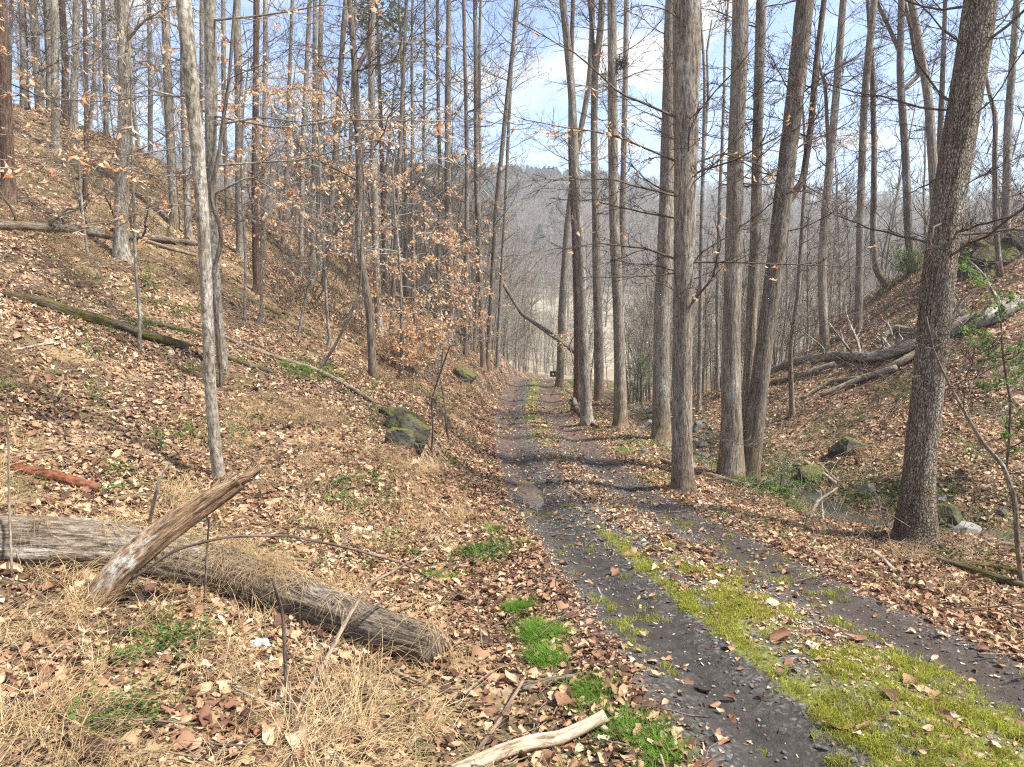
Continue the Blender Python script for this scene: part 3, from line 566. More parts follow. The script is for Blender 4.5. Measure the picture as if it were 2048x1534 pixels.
def weed_mesh(seed, n=14, w=.02, h=.1):
    r = np.random.default_rng(seed); V = []; Q = []
    for b in range(n):
        p = np.array([*r.normal(0, .06, 2), r.uniform(.01, h)]); az = r.uniform(0, 6.28); t = r.uniform(-.3, .7); l = w * r.uniform(.8, 1.7)
        d = np.array([math.cos(az) * math.cos(t), math.sin(az) * math.cos(t), math.sin(t)]); s = np.array([-math.sin(az), math.cos(az), r.normal(0, .3)]) * l * .38
        k = len(V); V += [p, p + d * l * .5 - s, p + d * l, p + d * l * .5 + s]; Q.append((k, k + 1, k + 2, k + 3))
        k = len(V); V += [np.array([0, 0, -.01]), np.array([.003, 0, -.01]), p + np.array([.002, 0, 0]), p]; Q.append((k, k + 1, k + 2, k + 3))
    return mesh_np('weed', np.array(V), np.array(Q), smooth=False)
weed_c = variants('weed_shapes', [weed_mesh(s) for s in range(5)], M['weed'])
def weed_density(x, y):
    d = road_d(x, y); n = fbm(x * 1.1 + 9, y * 1.1 + 70, 4); cd = creek_d(x, y)
    return np.clip((n - .06) * 2.0, 0, .6) * (np.abs(d) > 1.35) * .7 + .30 * np.exp(-((cd - .9) / .6) ** 2) * (y < 30) * np.clip(.5 + 2 * n, 0, 1)
WP = np.concatenate([np.stack(pts_in(n, *b, weed_density), -1) for n, b in ((3500, (-7, 7, 2, 8)), (9000, (-11, 11, 8, 17)), (9000, (-16, 16, 17, 34)))])
WP = np.concatenate([WP, patches([(1555, 985, .7, 1.6), (1600, 965, .5, .8), (1850, 1000, .5, .6), (1740, 985, .5, .5), (330, 1285, .25, .3), (250, 1440, .2, .12), (610, 750, .5, .4), (700, 985, .35, .2), (960, 1110, .3, .4), (1280, 770, 1.2, .7), (640, 745, .5, .4), (240, 960, .3, .15), (1480, 900, .5, .3)], 150)])
scatter('ground_weeds', weed_c, 5, WP, orient(WP[:, 0], WP[:, 1], .15), rng.uniform(.6, 1.6, len(WP)), rng.beta(2, 2, len(WP)), label='low green weeds sprouting through the leaves', category='weeds')
moss_c = variants('moss_tufts', [tuft_mesh(90 + s, 16, .018, False, .0016, .3, .02) for s in range(3)], M['moss'])
def moss_density(x, y):
    d = road_d(x, y); n = fbm(x * 2.2 + 11, y * 2.2, 4)
    z = road_zone(d, y, x)[:, 1]; n2 = fbm(x * 13 + 3, y * 9, 3); return np.clip((z + .62 * n + .85 * n2 - .27) * 1.2, 0, .8) ** 1.5 * (np.abs(d) < 1.2)
MP = np.concatenate([np.stack(pts_in(n, *b, moss_density), -1) for n, b in ((42000, (.6, 4, 2.4, 6.5)), (26000, (.2, 3.6, 6.5, 11)), (9000, (-1, 2.6, 11, 24)))])
MP[:, 2] += .008
scatter('moss', moss_c, 3, MP, orient(MP[:, 0], MP[:, 1], .1), rng.uniform(.6, 1.5, len(MP)), rng.beta(2, 2, len(MP)), label='yellow green moss growing along the centre of the road', category='moss')
def stone_mesh(seed):
    r = np.random.default_rng(seed); V = []; th = np.linspace(0, 2 * math.pi, 7)[:-1]
    for z, s in ((-.3, .6), (.05, 1), (.45, .62)): V += [(s * math.cos(t) * r.uniform(.75, 1.1), s * math.sin(t) * r.uniform(.6, 1), z + r.normal(0, .06)) for t in th]
    Q = [(a * 6 + b, a * 6 + (b + 1) % 6, a * 6 + 6 + (b + 1) % 6, a * 6 + 6 + b) for a in range(2) for b in range(6)] + [(12, 13, 14, 15), (12, 15, 16, 17)]
    return mesh_np('stone', np.array(V), np.array(Q), smooth=False)
stone_c = variants('stone_shapes', [stone_mesh(s) for s in range(5)], M['stone'])
def stone_density(x, y):
    d = road_d(x, y); return (np.abs(d) < 1.25) * (.16 + .6 * sstep(6, 9, y) * np.exp(-((d - .15) / .75) ** 2)) * np.clip(.7 + 1.5 * fbm(x * 1.7, y * 1.7, 2), .1, 1)
TP = np.concatenate([np.stack(pts_in(n, *b, stone_density), -1) for n, b in ((22000, (.2, 4.5, 2.4, 7)), (34000, (-.6, 3.2, 7, 13)), (22000, (-1.2, 2.6, 13, 24)))])
TP[:, 2] += .008
scatter('gravel', stone_c, 5, TP, orient(TP[:, 0], TP[:, 1], .3), rng.gamma(4, .25, len(TP)) * .0105 * (1 + .4 * sstep(8, 16, TP[:, 1])), rng.beta(2, 2.4, len(TP)), label='small grey gravel stones on the road', category='gravel')
cs = cc[(cc[:, 1] < 26)]; n = 520; kk = rng.integers(0, len(cs), n); xy = cs[kk] + rng.normal(0, .6, (n, 2))
scatter('creek_stones', stone_c, 5, np.stack([*xy.T, H(*xy.T)], -1), orient(*xy.T, .3), rng.gamma(3, .33, n) * .075, rng.beta(2, 2, n), label='wet grey stones along the creek bed', category='stones')
# fine twigs on the floor
def twig_mesh(seed):
    r = np.random.default_rng(seed); mb = MB(); p = np.cumsum(np.concatenate([[[0, 0, .02]], np.stack([np.full(6, 1 / 6), r.normal(0, .03, 6), r.normal(0, .02, 6)], -1)]), 0); p -= p.mean(0); mb.tube(p, np.linspace(.009, .004, 7), 4)
    for k in range(r.integers(0, 3)):
        a = p[r.integers(2, 6)]; mb.tube(np.stack([a, a + (.12, r.choice([-1, 1]) * .1, .03), a + (.25, r.choice([-1, 1]) * .13, .02)]), [.005, .004, .002], 3)
    return mb.mesh('twig')
twig_c = variants('twig_shapes', [twig_mesh(s) for s in range(6)], M['twig_tan'])
WT = np.concatenate([np.stack(pts_in(n, *b, lambda x, y: (np.abs(road_d(x, y)) > 1.2) * .8 + .05), -1) for n, b in ((900, (-7, 7, 2, 8)), (2800, (-11, 11, 8, 16)), (3400, (-18, 18, 16, 34)))]); WT[:, 2] += .03
scatter('fallen_twigs', twig_c, 6, WT, orient(WT[:, 0], WT[:, 1], .12), rng.uniform(.25, .9, len(WT)) * (1 + .4 * sstep(10, 25, WT[:, 1])), rng.random(len(WT)), label='thin fallen twigs strewn over the leaves', category='twigs')

# ------------------------------------------------------------------ trees
def walk(p, d, L, n, r, wob=.25, up=.0):
    d = np.asarray(d, float); dd = d[None] + np.cumsum(r.normal(0, wob / math.sqrt(n), (n, 3)), 0); dd[:, 2] += up * np.linspace(0, 1, n); dd /= np.linalg.norm(dd, axis=1, keepdims=True)
    return np.concatenate([np.asarray(p)[None], np.asarray(p)[None] + np.cumsum(dd * (L / n), 0)]), dd
def limb(mb, p, d, L, r0, r, lv=2, up=.35, leaves=None, nsub=6, ntw=4, lp=.5, wob=.55):
    P, D = walk(p, d, L, 9, r, wob, up); rad = np.linspace(r0, max(r0 * .25, .003), 10); mb.tube(P, rad, 5 if r0 > .02 else 4)
    subs(mb, P, D, L, rad, r, lv, up, leaves, nsub, ntw, lp)
def walkN(p, d, L, n, r, wob, up):
    K = len(p); dd = d[:, None] + np.cumsum(r.normal(0, wob / math.sqrt(n), (K, n, 3)), 1); dd[..., 2] += up * np.linspace(0, 1, n); dd /= np.linalg.norm(dd, axis=-1, keepdims=True)
    return np.concatenate([p[:, None], p[:, None] + np.cumsum(dd * (L / n)[:, None, None], 1)], 1), dd
TW = 1.1                                                              # thickness of the fine twigs
def subs(mb, P, D, L, rad, r, lv, up, leaves, nsub, ntw, lp):
    if lv < 1: return
    i = np.minimum(((.15 + .85 * (np.arange(nsub) + r.random(nsub)) / nsub) * (len(P) - 1)).astype(int), len(D) - 1); Di = D[i]
    ax = np.stack([Di[:, 1], -Di[:, 0], 0 * i], -1) * r.choice([-1, 1], nsub)[:, None] + r.normal(0, .35, (nsub, 3)); ax /= np.linalg.norm(ax, axis=1, keepdims=True) + 1e-6
    d2 = Di * .9 + ax * r.uniform(.5, 1.0, nsub)[:, None]; d2 /= np.linalg.norm(d2, axis=1, keepdims=True); L2 = L * r.uniform(.22, .52, nsub) * (1 - .35 * i / len(P)); r2 = np.maximum(rad[i] * .55, .0040 * TW)
    P2, D2 = walkN(P[i], d2, L2, 4, r, .4, up * .6); mb.thin(P2, r2, np.full(nsub, .0026 * TW))
    if leaves is not None:
        for k in np.where(r.random(nsub) < lp)[0]: leaves += [P2[k, j] + r.normal(0, .02, 3) for j in range(1, 5) for q in range(2) if r.random() < .75]
    if lv < 2 or not ntw: return
    k = np.repeat(np.arange(nsub), ntw); j = r.integers(1, 4, len(k)); d3 = D2[k, j] + r.normal(0, .5, (len(k), 3)); d3 /= np.linalg.norm(d3, axis=1, keepdims=True)
    P3, _ = walkN(P2[k, j], d3, L2[k] * r.uniform(.25, .6, len(k)), 2, r, .3, up * .5); mb.thin(P3, np.full(len(k), .0040 * TW), np.full(len(k), .0020 * TW))
    if leaves is not None:
        for q in np.where(r.random(len(k)) < lp)[0]: leaves += [P3[q, 1] + r.normal(0, .02, 3), P3[q, 2] + r.normal(0, .02, 3), (P3[q, 1] + P3[q, 2]) / 2]
def leaves_mesh(name, pts, r, size=.075, droop=.8):
    n = len(pts); p = np.array(pts); az = r.uniform(0, 6.28, n); e = -droop * r.uniform(.2, 1.4, n); l = size * r.uniform(.6, 1.25, n)
    d = np.stack([np.cos(az) * np.cos(e), np.sin(az) * np.cos(e), np.sin(e)], -1); s = np.stack([-np.sin(az), np.cos(az), r.normal(0, .4, n)], -1) * (l * .27)[:, None]; up = np.cross(s, d) * .6
    L_ = l[:, None]; V = np.stack([p, p + d * L_ * .4 - s + up, p + d * L_ * .45, p + d * L_ * .4 + s + up, p + d * L_], 1).reshape(-1, 3); k = np.arange(n)[:, None] * 5
    Q = np.concatenate([k + np.array([[0, 1, 4, 2]]), k + np.array([[0, 2, 4, 3]])]); t = np.repeat(r.random(n), 5)
    return mesh_np(name, V, Q, {'tint': ('FLOAT', t)})
def beech_leaf_mat(name, cols):
    m = leafmat(name, cols, .5)
    for nd in m.node_tree.nodes:
        if nd.type == 'ATTRIBUTE': nd.attribute_type = 'GEOMETRY'
    return m
M['leaf_on_tree'] = beech_leaf_mat('leaf_on_tree', [(0, (.58, .25, .11)), (.3, (.74, .43, .22)), (.65, (.82, .60, .39)), (1, (.86, .72, .55))])
M['leaf_spring'] = beech_leaf_mat('leaf_spring', [(0, (.06, .14, .02)), (.6, (.13, .25, .035)), (1, (.22, .34, .06))])
M['needle_spray'] = beech_leaf_mat('needle_spray', [(0, (.06, .10, .035)), (1, (.17, .22, .08))])

def spline(P, n):
    P = np.asarray(P, float); s = np.concatenate([[0], np.cumsum(np.linalg.norm(np.diff(P, axis=0), axis=1))]); t = np.linspace(0, s[-1], n)
    Z = np.stack([np.interp(t, s, P[:, k]) for k in range(P.shape[1])], -1); k = max(1, n // 14)
    return np.stack([_sm(Z[:, c], k) for c in range(Z.shape[1])], -1)
def bark_shape(r, amp=.05, lobes=6):
    a = r.normal(0, 1, (4, 3)); ph = r.uniform(0, 6.28, (4, 2))
    return lambda th, ln: 1 + amp * sum(math.exp(-.25 * k) * np.cos((k + 1) * th + ph[k, 0] + 1.3 * (k + 1) * ln * a[k, 0]) * .7 for k in range(4)) + amp * .5 * np.sin(lobes * th + 2 * np.sin(ln * 1.7) + ph[0, 1])
def tree(label, path, widths, mat='bark_brown', Y=None, seed=0, ext=7.0, nb=10, bl=2.0, bh=(.25, 1.0), el=(-.1, .7), nsub=8, ntw=5, leaf=0.0, lmat='leaf_on_tree', lsize=.095, forks=(), limbs=(), name='tree', category='tree', group=None, up=.35, flare=1.35, lv=2, az=None, base_fix=True):
    r = np.random.default_rng(1000 + seed)
    if name == 'tree' and not leaf and ext >= 4: nb = int(nb * 2.0)
    bx, by = path[0]
    if Y is None: g = ground(bx, by); Y = g[1]
    W = [pix(px, py, Y) for px, py in path]
    W[0][2] = h1(W[0][0], Y) - .12
    px_m = pxsize(Y); rr = [w * px_m * .46 for w in widths]
    if len(rr) < len(W): rr = list(np.interp(np.linspace(0, 1, len(W)), np.linspace(0, 1, len(rr)), rr))
    W = np.array(W)
    if W[1][2] < W[0][2] + .2: W[1][2] = W[0][2] + .4
    if ext:
        d = W[-1] - W[-2]; d = d / np.linalg.norm(d); d = d * .8 + np.array([0, 0, .2]); d /= np.linalg.norm(d)
        W = np.concatenate([W, [W[-1] + d * ext * .5 + r.normal(0, .1, 3), W[-1] + d * ext]]); rr = rr + [rr[-1] * .62, .012]
    n = max(12, int(np.linalg.norm(np.diff(W, axis=0), axis=1).sum() / (.16 if Y < 15 else .3)))
    S = spline(np.concatenate([W, np.array(rr)[:, None]], 1), n); P = S[:, :3]; rad = np.maximum(S[:, 3], .006)
    P[0] = W[0]; hgt = P[:, 2] - P[0, 2]; rad = rad * (1 + (flare - 1) * np.exp(-hgt / (.12 + 1.2 * rad[0])))
    P[1:, :2] += np.stack([_sm(r.normal(0, 1, n), min(12, n // 3)), _sm(r.normal(0, 1, n), min(12, n // 3))], -1)[1:] * .05
    root = empty(name, tuple(P[0]), label=label, category=category, group=group); o0 = P[0]
    tb = MB(); tb.tube(P, rad, 22 if Y < 11 else (14 if Y < 20 else 9), shape=(lambda f0, ph: (lambda th, ln: f0(th, ln) + .16 * np.exp(-ln / (.10 + 1.3 * rad[0])) * np.cos(5 * th + ph)))(bark_shape(r, .05 if Y < 20 else .03), r.uniform(0, 6)))
    ground_r = rad[0]
    cb = MB(); lv_pts = [] if leaf else None
    for (fi, fpts, fw) in forks:                                     # forks traced: start height fraction handled by pixel paths
        fp = np.array([pix(px, py, Y + dy) for px, py, dy in fpts]); k = np.argmin(np.linalg.norm(P - fp[0], axis=1)); fp[0] = P[k]
        q = spline(np.concatenate([fp, np.linspace(fw[0], fw[-1], len(fp))[:, None] * px_m / 2], 1), 24)
        if fpts[-1][1] < 20:
            dd = q[-1, :3] - q[-4, :3]; dd /= np.linalg.norm(dd); q = np.concatenate([q, np.concatenate([q[-1:, :3] + dd * 3, [[.01]]], 1)])
        cb.tube(q[:, :3], q[:, 3], 9)
        D = np.gradient(q[:, :3], axis=0); D /= np.linalg.norm(D, axis=1, keepdims=True) + 1e-9
        for j in range(fi):
            k2 = r.integers(4, len(q) - 1); ang = r.uniform(0, 6.28); e = r.uniform(.1, .8); limb(cb, q[k2, :3], (math.cos(ang) * math.cos(e), math.sin(ang) * math.cos(e), math.sin(e)), bl * r.uniform(.4, .9), max(.004, q[k2, 3] * .3), r, lv, up, lv_pts, nsub, ntw, leaf)
    for (lpts, lw, lleaf) in limbs:                                   # traced limbs
        fp = np.array([pix(px, py, Y + dy) for px, py, dy in lpts]); k = np.argmin(np.linalg.norm(P - fp[0], axis=1)); fp[0] = P[k]
        q = spline(fp, 16); L_ = np.linalg.norm(np.diff(q, axis=0), axis=1).sum(); q = q + np.cumsum(r.normal(0, .012, (16, 3)), 0) * np.linspace(0, 1, 16)[:, None]; rd_ = np.linspace(lw * .6 * px_m / 2, .0042, 16); cb.tube(q, rd_, 5)
        D = np.gradient(q, axis=0); D /= np.linalg.norm(D, axis=1, keepdims=True) + 1e-9
        lp2 = [] if lleaf else None
        subs(cb, q, D, L_ * .8, rd_, r, 2, .1, lp2, 11, 4, lleaf)
        if lp2: lv_pts = (lv_pts or []) + lp2
    for b in range(nb):
        f = r.uniform(*bh); k = min(int(f * (n - 1)), n - 2); a = r.uniform(0, 6.28) if az is None else r.normal(az[0], az[1]); e = r.uniform(*el)
        limb(cb, P[k] , (math.cos(a) * math.cos(e), math.sin(a) * math.cos(e), math.sin(e)), bl * r.uniform(.45, 1.15), min(rad[k] * .35, .005 + .0055 * bl * r.uniform(.4, 1.2)), r, lv, up, lv_pts, nsub, ntw, leaf)
    obj('trunk', tb.mesh('trunk', origin=o0), M[mat], root)
    if cb.V:
        c = obj('crown', cb.mesh('crown', origin=o0), M['twig_dark' if mat in ('bark_dark', 'bark_brown', 'bark_plate', 'bark_pine') else 'bark_gray'], root)
        if lv_pts:
            lp3 = np.array(lv_pts) - o0[None]; obj('leaves', leaves_mesh('leaves', lp3, r, lsize), M[lmat], c, kind='stuff')
    return root

# big trees on the creek side of the road
T = tree
T('huge rough-barked tree with a mossy flared base at the right of the creek', [(1828,1088),(1840,900),(1872,600),(1915,300),(1957,0)], [80,62,60,62,58], 'bark_plate', seed=1, ext=9, nb=16, bl=2.4, bh=(.25,.62), el=(-.1,.5), flare=1.3, nsub=5,
  limbs=[([(1965,200,0),(1985,190,.3),(1992,320,.4),(1995,420,.4)],6,0),([(1945,400,0),(2000,330,-.4),(2048,300,-.6)],5,0),([(1850,760,0),(1780,755,-.5),(1660,720,-1.0)],4,0)])
T('thick straight brown tree with knots beside the road, first from the road', [(1365,982),(1366,800),(1370,500),(1372,250),(1375,0)], [46,40,43,50,54], 'bark_brown', seed=2, ext=9, nb=8, bl=1.6, bh=(.2,.6), flare=1.25,
  limbs=[([(1348,240,0),(1240,190,-.4),(1150,110,-.8),(1010,40,-1.2)],9,.05),([(1346,335,0),(1240,270,-.3),(1120,245,-.6),(1040,228,-.8)],8,.35),([(1346,392,0),(1290,375,-.4),(1230,355,-.7),(1060,350,-1)],8,.06),([(1346,440,0),(1280,425,.3),(1180,400,.5),(1100,395,.6)],7,.03),
         ([(1347,525,0),(1290,495,-.2),(1200,485,-.5),(1080,500,-.7)],9,.03),([(1346,555,0),(1250,555,-.3),(1150,560,-.5)],6,0),([(1395,355,0),(1470,320,-.4),(1560,270,-.8),(1700,200,-1.2)],8,.05),([(1394,335,0),(1450,305,.4),(1530,335,.6),(1580,400,.8)],8,.1),
         ([(1394,625,0),(1425,560,-.3),(1440,490,-.5),(1420,440,-.6)],10,.12),([(1430,530,-.4),(1500,525,-.6),(1600,530,-.8),(1760,540,-1)],8,.08),([(1393,860,0),(1450,880,-.3),(1530,900,-.5)],4,0)])
T('straight dark trunk of the three-stemmed clump by the creek, nearest stem to the road', [(1463,942),(1464,760),(1469,500),(1474,250),(1480,0)], [50,40,35,32,30], 'bark_brown', seed=3, nb=9, bl=1.8, bh=(.3,.7), Y=13.2)
T('slimmest straight stem in the middle of the three-stemmed creek clump', [(1488,930),(1496,760),(1508,500),(1516,250),(1523,0)], [30,24,21,20,20], 'bark_brown', seed=4, nb=8, bl=1.6, bh=(.3,.7), Y=13.7)
T('leaning dark stem of the three-stemmed creek clump, tilted towards the big tree', [(1500,940),(1522,760),(1550,520),(1578,280),(1611,0)], [44,38,36,35,32], 'bark_dark', seed=5, nb=10, bl=1.9, bh=(.3,.7), Y=13.3,
  forks=[(7,[(1582,420,0),(1606,360,.2),(1622,250,.3),(1632,130,.4),(1648,0,.5)],[14,10])], limbs=[([(1568,200,0),(1540,110,-.4),(1500,70,-.7)],5,0)])
T('brown tree half hidden behind the thick knotted roadside tree', [(1318,882),(1322,700),(1330,500),(1338,250),(1342,0)], [38,34,32,28,22], 'bark_brown', seed=6, nb=9, bl=1.8, bh=(.3,.75), Y=17)
T('straight tree with a fine nest in its fork beside the road', [(1240,846),(1238,700),(1230,450),(1226,200),(1223,0)], [30,24,21,19,17], 'bark_brown', seed=7, nb=9, bl=1.8, bh=(.3,.75), Y=19.2)
T('slender tree pressed close behind the tree with the nest', [(1236,800),(1240,650),(1246,450),(1251,200),(1255,0)], [15,14,13,11,10], 'bark_brown', seed=8, nb=8, bl=1.8, bh=(.3,.8), Y=23)
T('tree with a kinked upper trunk near the road verge', [(1198,800),(1196,650),(1193,450),(1188,300),(1190,140),(1204,60),(1206,0)], [22,20,16,14,14,13,13], 'bark_dark', seed=9, nb=10, bl=1.9, bh=(.3,.8), Y=24, forks=[(4,[(1190,150,0),(1184,60,.2),(1178,0,.3)],[8,6])])
T('mossy grey tree curving left above the fallen grey stick', [(1178,834),(1168,700),(1158,445),(1143,171),(1126,0)], [26,21,18,16,14], 'bark_gray', seed=10, nb=9, bl=2.0, bh=(.3,.75), Y=20.5)
T('reddish-brown trunk standing close behind the mossy grey curved tree', [(1156,770),(1156,650),(1150,450),(1143,330),(1140,150),(1146,0)], [20,19,14,12,10,8], 'bark_pine', seed=11, nb=8, bl=1.9, bh=(.35,.8), Y=29)
T('dark trunk at the road bend beside the small black box', [(1122,752),(1124,620),(1134,450),(1155,300),(1180,170),(1186,0)], [17,16,13,12,11,10], 'bark_dark', seed=12, nb=9, bl=2.2, bh=(.3,.8), Y=38)
T('tall slim forked tree on the far creek bank, fork at mid height', [(1646,712),(1646,513),(1656,360),(1670,205),(1686,0)], [19,17,16,15,13], 'bark_brown', seed=13, nb=12, bl=2.1, bh=(.2,.8), Y=21, forks=[(3,[(1654,330,0),(1652,200,.1),(1650,165,.2),(1640,140,.3),(1634,90,.3)],[7,4])])
T('slim straight tree growing behind the fallen tree on the creek bank', [(1714,700),(1719,513),(1728,205),(1738,100),(1748,0)], [16,15,14,14,13], 'bark_brown', seed=14, nb=12, bl=2.0, bh=(.2,.8), Y=22, forks=[(4,[(1738,120,0),(1746,150,.2),(1747,300,.3),(1750,420,.3)],[7,7])])
T('tree with a swept curved base on the far right bank', [(1776,590),(1748,540),(1747,450),(1748,300),(1744,140),(1738,60)], [15,14,12,11,10,8], 'bark_dark', seed=15, nb=10, bl=2.0, bh=(.2,.9), Y=26, ext=5)
T('tree splitting into dark upper forks left of the huge rough tree', [(1824,600),(1818,500),(1810,308),(1800,150),(1803,0)], [18,17,15,13,12], 'bark_dark', seed=16, nb=12, bl=2.0, bh=(.2,.85), Y=25, forks=[(5,[(1806,100,0),(1780,60,.2),(1752,0,.3)],[8,6]),(4,[(1812,190,0),(1838,150,.2),(1818,40,.3),(1808,0,.3)],[8,6])])
T('pale brown tree leaning left just behind the huge rough tree', [(1880,560),(1872,400),(1858,200),(1835,60),(1822,0)], [20,19,17,14,13], 'bark_brown', seed=17, nb=10, bl=2.0, bh=(.2,.85), Y=21)
T('thin dark tree crossing behind the huge rough tree', [(1872,600),(1878,350),(1885,200),(1890,60),(1892,0)], [13,11,10,8,8], 'bark_dark', seed=18, nb=10, bl=2.0, bh=(.25,.9), Y=22.5)
T('grey tree at the far right edge beside the rocks', [(2008,500),(2012,420),(2016,240),(2026,100),(2033,0)], [17,16,15,13,12], 'bark_gray', seed=19, nb=12, bl=2.0, bh=(.1,.9), Y=22)
T('thin curved tree between the rocks and the huge rough tree', [(1998,590),(1992,440),(1990,300),(1993,230),(1978,180)], [11,10,9,9,7], 'bark_dark', seed=20, nb=10, bl=1.8, bh=(.1,1), Y=19.5, ext=4)
T('crooked small tree rising from the leaves below the fallen tree', [(1588,834),(1584,690),(1600,590),(1607,450),(1612,330),(1605,200)], [11,9,9,8,6,4], 'bark_dark', seed=21, nb=14, bl=1.5, bh=(.15,1), Y=17.4, ext=2)
T('pair of thin pale stems seen just right of the thick knotted roadside tree', [(1398,830),(1402,600),(1406,350),(1409,150),(1402,60)], [9,9,8,6,5], 'bark_gray', seed=22, nb=10, bl=1.8, bh=(.25,1), Y=21, ext=4, forks=[(3,[(1406,330,0),(1416,200,.2),(1414,100,.3),(1424,40,.3)],[6,3])])
T('thin grey tree between the knotted roadside tree and the creek clump', [(1436,800),(1434,600),(1438,400),(1448,200),(1452,60)], [8,8,7,6,5], 'bark_gray', seed=23, nb=12, bl=2.0, bh=(.2,1), Y=26, ext=4)
# left slope
T('pale mottled tree standing behind the broken leaning branch, nearest on the slope', [(434,962),(428,900),(414,621),(404,411),(390,230),(378,100),(369,0)], [25,25,24,26,27,28,29], 'bark_pale', seed=31, ext=7, nb=6, bl=1.2, bh=(.45,.75), el=(-.1,.4), flare=1.15, Y=8.0,
  limbs=[([(372,300,0),(300,305,-.3),(150,330,-.6),(0,335,-.8)],4,.25),([(398,400,0),(330,410,-.2),(250,440,-.3),(130,470,-.4)],4,.15),([(385,200,0),(300,190,.3),(200,205,.5),(60,190,.7)],4,.25)])
T('mossy grey tree just behind the pale mottled tree', [(441,745),(434,600),(426,450),(422,250),(419,0)], [20,20,20,23,24], 'bark_pale', seed=32, nb=6, bl=2.0, bh=(.3,.7), Y=12.4,
  limbs=[([(430,45,0),(520,30,-.4),(640,12,-.8),(760,15,-1.2)],8,.12),([(430,250,0),(520,235,-.5),(620,245,-.9),(760,215,-1.3)],8,.2),([(440,390,0),(500,350,-.3),(560,385,-.7),(680,440,-1.1)],8,.35),([(428,240,0),(560,255,-.6),(700,235,-1.2),(980,232,-2.0)],8,.45),([(436,330,0),(600,320,-.5),(760,280,-.9),(960,345,-1.3)],7,.4),([(424,330,0),(380,350,-.4),(300,352,-.7),(130,300,-1)],6,.3)])
T('snaking dark vine-like stem twisting around the mossy grey tree', [(428,590),(424,535),(446,490),(444,450),(418,395),(440,320),(446,255),(460,170),(470,34)], [9,9,9,9,8,8,7,7,6], 'bark_dark', seed=33, nb=5, bl=1.3, bh=(.3,1), ext=2, Y=11.6, flare=1.0)
T('pale-barked tree standing in front of the fallen log high on the slope', [(244,518),(243,450),(245,300),(246,170),(244,0)], [30,26,24,24,22], 'bark_pale', seed=34, nb=8, bl=2.2, bh=(.2,.7), limbs=[([(256,85,0),(290,40,-.3),(340,12,-.5),(400,8,-.8)],10,.1),([(250,130,0),(270,62,.3),(230,20,.5),(150,10,.7)],6,.05),([(246,300,0),(330,275,-.4),(400,200,-.8)],5,.3)])
T('thin sapling rooted beside the moss-topped log on the slope', [(274,698),(279,630),(273,560),(270,450),(265,250),(262,140)], [8,7,6,6,4,3], 'bark_gray', seed=35, nb=10, bl=1.2, bh=(.2,1), ext=1)
T('reddish dark trunk at the left picture edge', [(12,395),(10,250),(6,100),(3,0)], [26,23,20,18], 'bark_pine', seed=36, nb=6, bl=2.0, bh=(.2,.8), Y=15.5)
UP = 'trees on the crest of the left slope'
for k, (b, t, w, mt, Yv, lab) in enumerate([
  ((50,215),(43,0),15,'bark_gray',24.5,'first grey tree from the left edge on the slope crest'),((80,212),(66,0),17,'bark_brown',24.5,'second tree from the left edge on the slope crest, browner'),
  ((100,250),(93,0),14,'bark_brown',25,'third slim tree from the left edge on the slope crest'),((118,322),(108,0),16,'bark_pale',21,'pale tree standing lower than the crest trees at far left'),
  ((134,256),(123,0),14,'bark_pine',26,'reddish slim crest tree between two pale ones'),((148,300),(151,0),15,'bark_gray',23.5,'grey crest tree left of the bare vine-wrapped stem'),
  ((175,390),(170,0),9,'bark_pine',18.5,'thin orange-brown stem rising behind the fallen log'),((216,290),(208,0),9,'bark_dark',27,'slim dark tree on the skyline left of the pale-barked tree'),
  ((342,412),(331,0),18,'bark_brown',20.5,'brown tree on the slope left of the pale mottled tree'),((374,432),(364,0),15,'bark_gray',20.5,'grey trunk partly hidden by the pale mottled tree'),
  ((480,513),(471,40),18,'bark_gray',22,'smooth grey trunk right of the mossy grey tree'),((510,590),(513,0),14,'bark_pine',18.5,'reddish-brown trunk above the bent sapling'),
  ((527,520),(530,0),11,'bark_brown',25,'slim trunk just behind the reddish-brown one'),((598,520),(618,40),11,'bark_gray',26,'slim grey trunk leaning right, upper slope'),
  ((625,560),(630,0),11,'bark_gray',27,'upright slim grey trunk at mid slope'),((637,545),(641,60),12,'bark_pale',28,'pale slim trunk behind the upright grey one'),
  ((650,560),(690,10),12,'bark_dark',27,'dark slim trunk leaning strongly to the right'),((570,545),(585,0),8,'bark_gray',29,'very thin grey trunk at mid slope'),((300,335),(298,0),10,'bark_gray',27,'thin grey skyline tree between the pale-barked and brown trees'),((455,470),(447,0),10,'bark_brown',26,'thin brown trunk showing behind the mossy grey tree'),((400,440),(404,0),9,'bark_gray',28,'thin grey skyline trunk behind the pale mottled tree'),((20,210),(24,0),9,'bark_gray',26,'thin grey crest tree close to the left edge'),((185,300),(190,0),8,'bark_gray',26,'thin crest tree beside the vine-wrapped stem')]):
    mid = ((b[0] + t[0]) / 2 + (-1) ** k * 2, (b[1] + t[1]) / 2)
    T(lab, [b, mid, t], [w, w * .92, w * .82], mt, Y=Yv, seed=40 + k, nb=8, bl=2.5, bh=(.12, .8), el=(-.1, .8), nsub=8, ntw=5, group=UP)
T('dark tree with an S-curved trunk on the bank above the road', [(748,766),(739,621),(728,553),(717,480),(723,342),(715,171),(700,0)], [18,16,15,15,14,13,10], 'bark_dark', seed=70, nb=10, bl=2.4, bh=(.25,.8), Y=15.2, forks=[(4,[(716,150,0),(735,100,.3),(742,40,.4),(738,0,.4)],[10,7])])
T('straight grey tree behind the S-curved dark tree', [(755,626),(750,450),(742,205),(742,0)], [16,15,14,13], 'bark_gray', seed=71, nb=9, bl=2.2, bh=(.25,.8), Y=23)
MIDG = 'trees on the bank above the road bend'
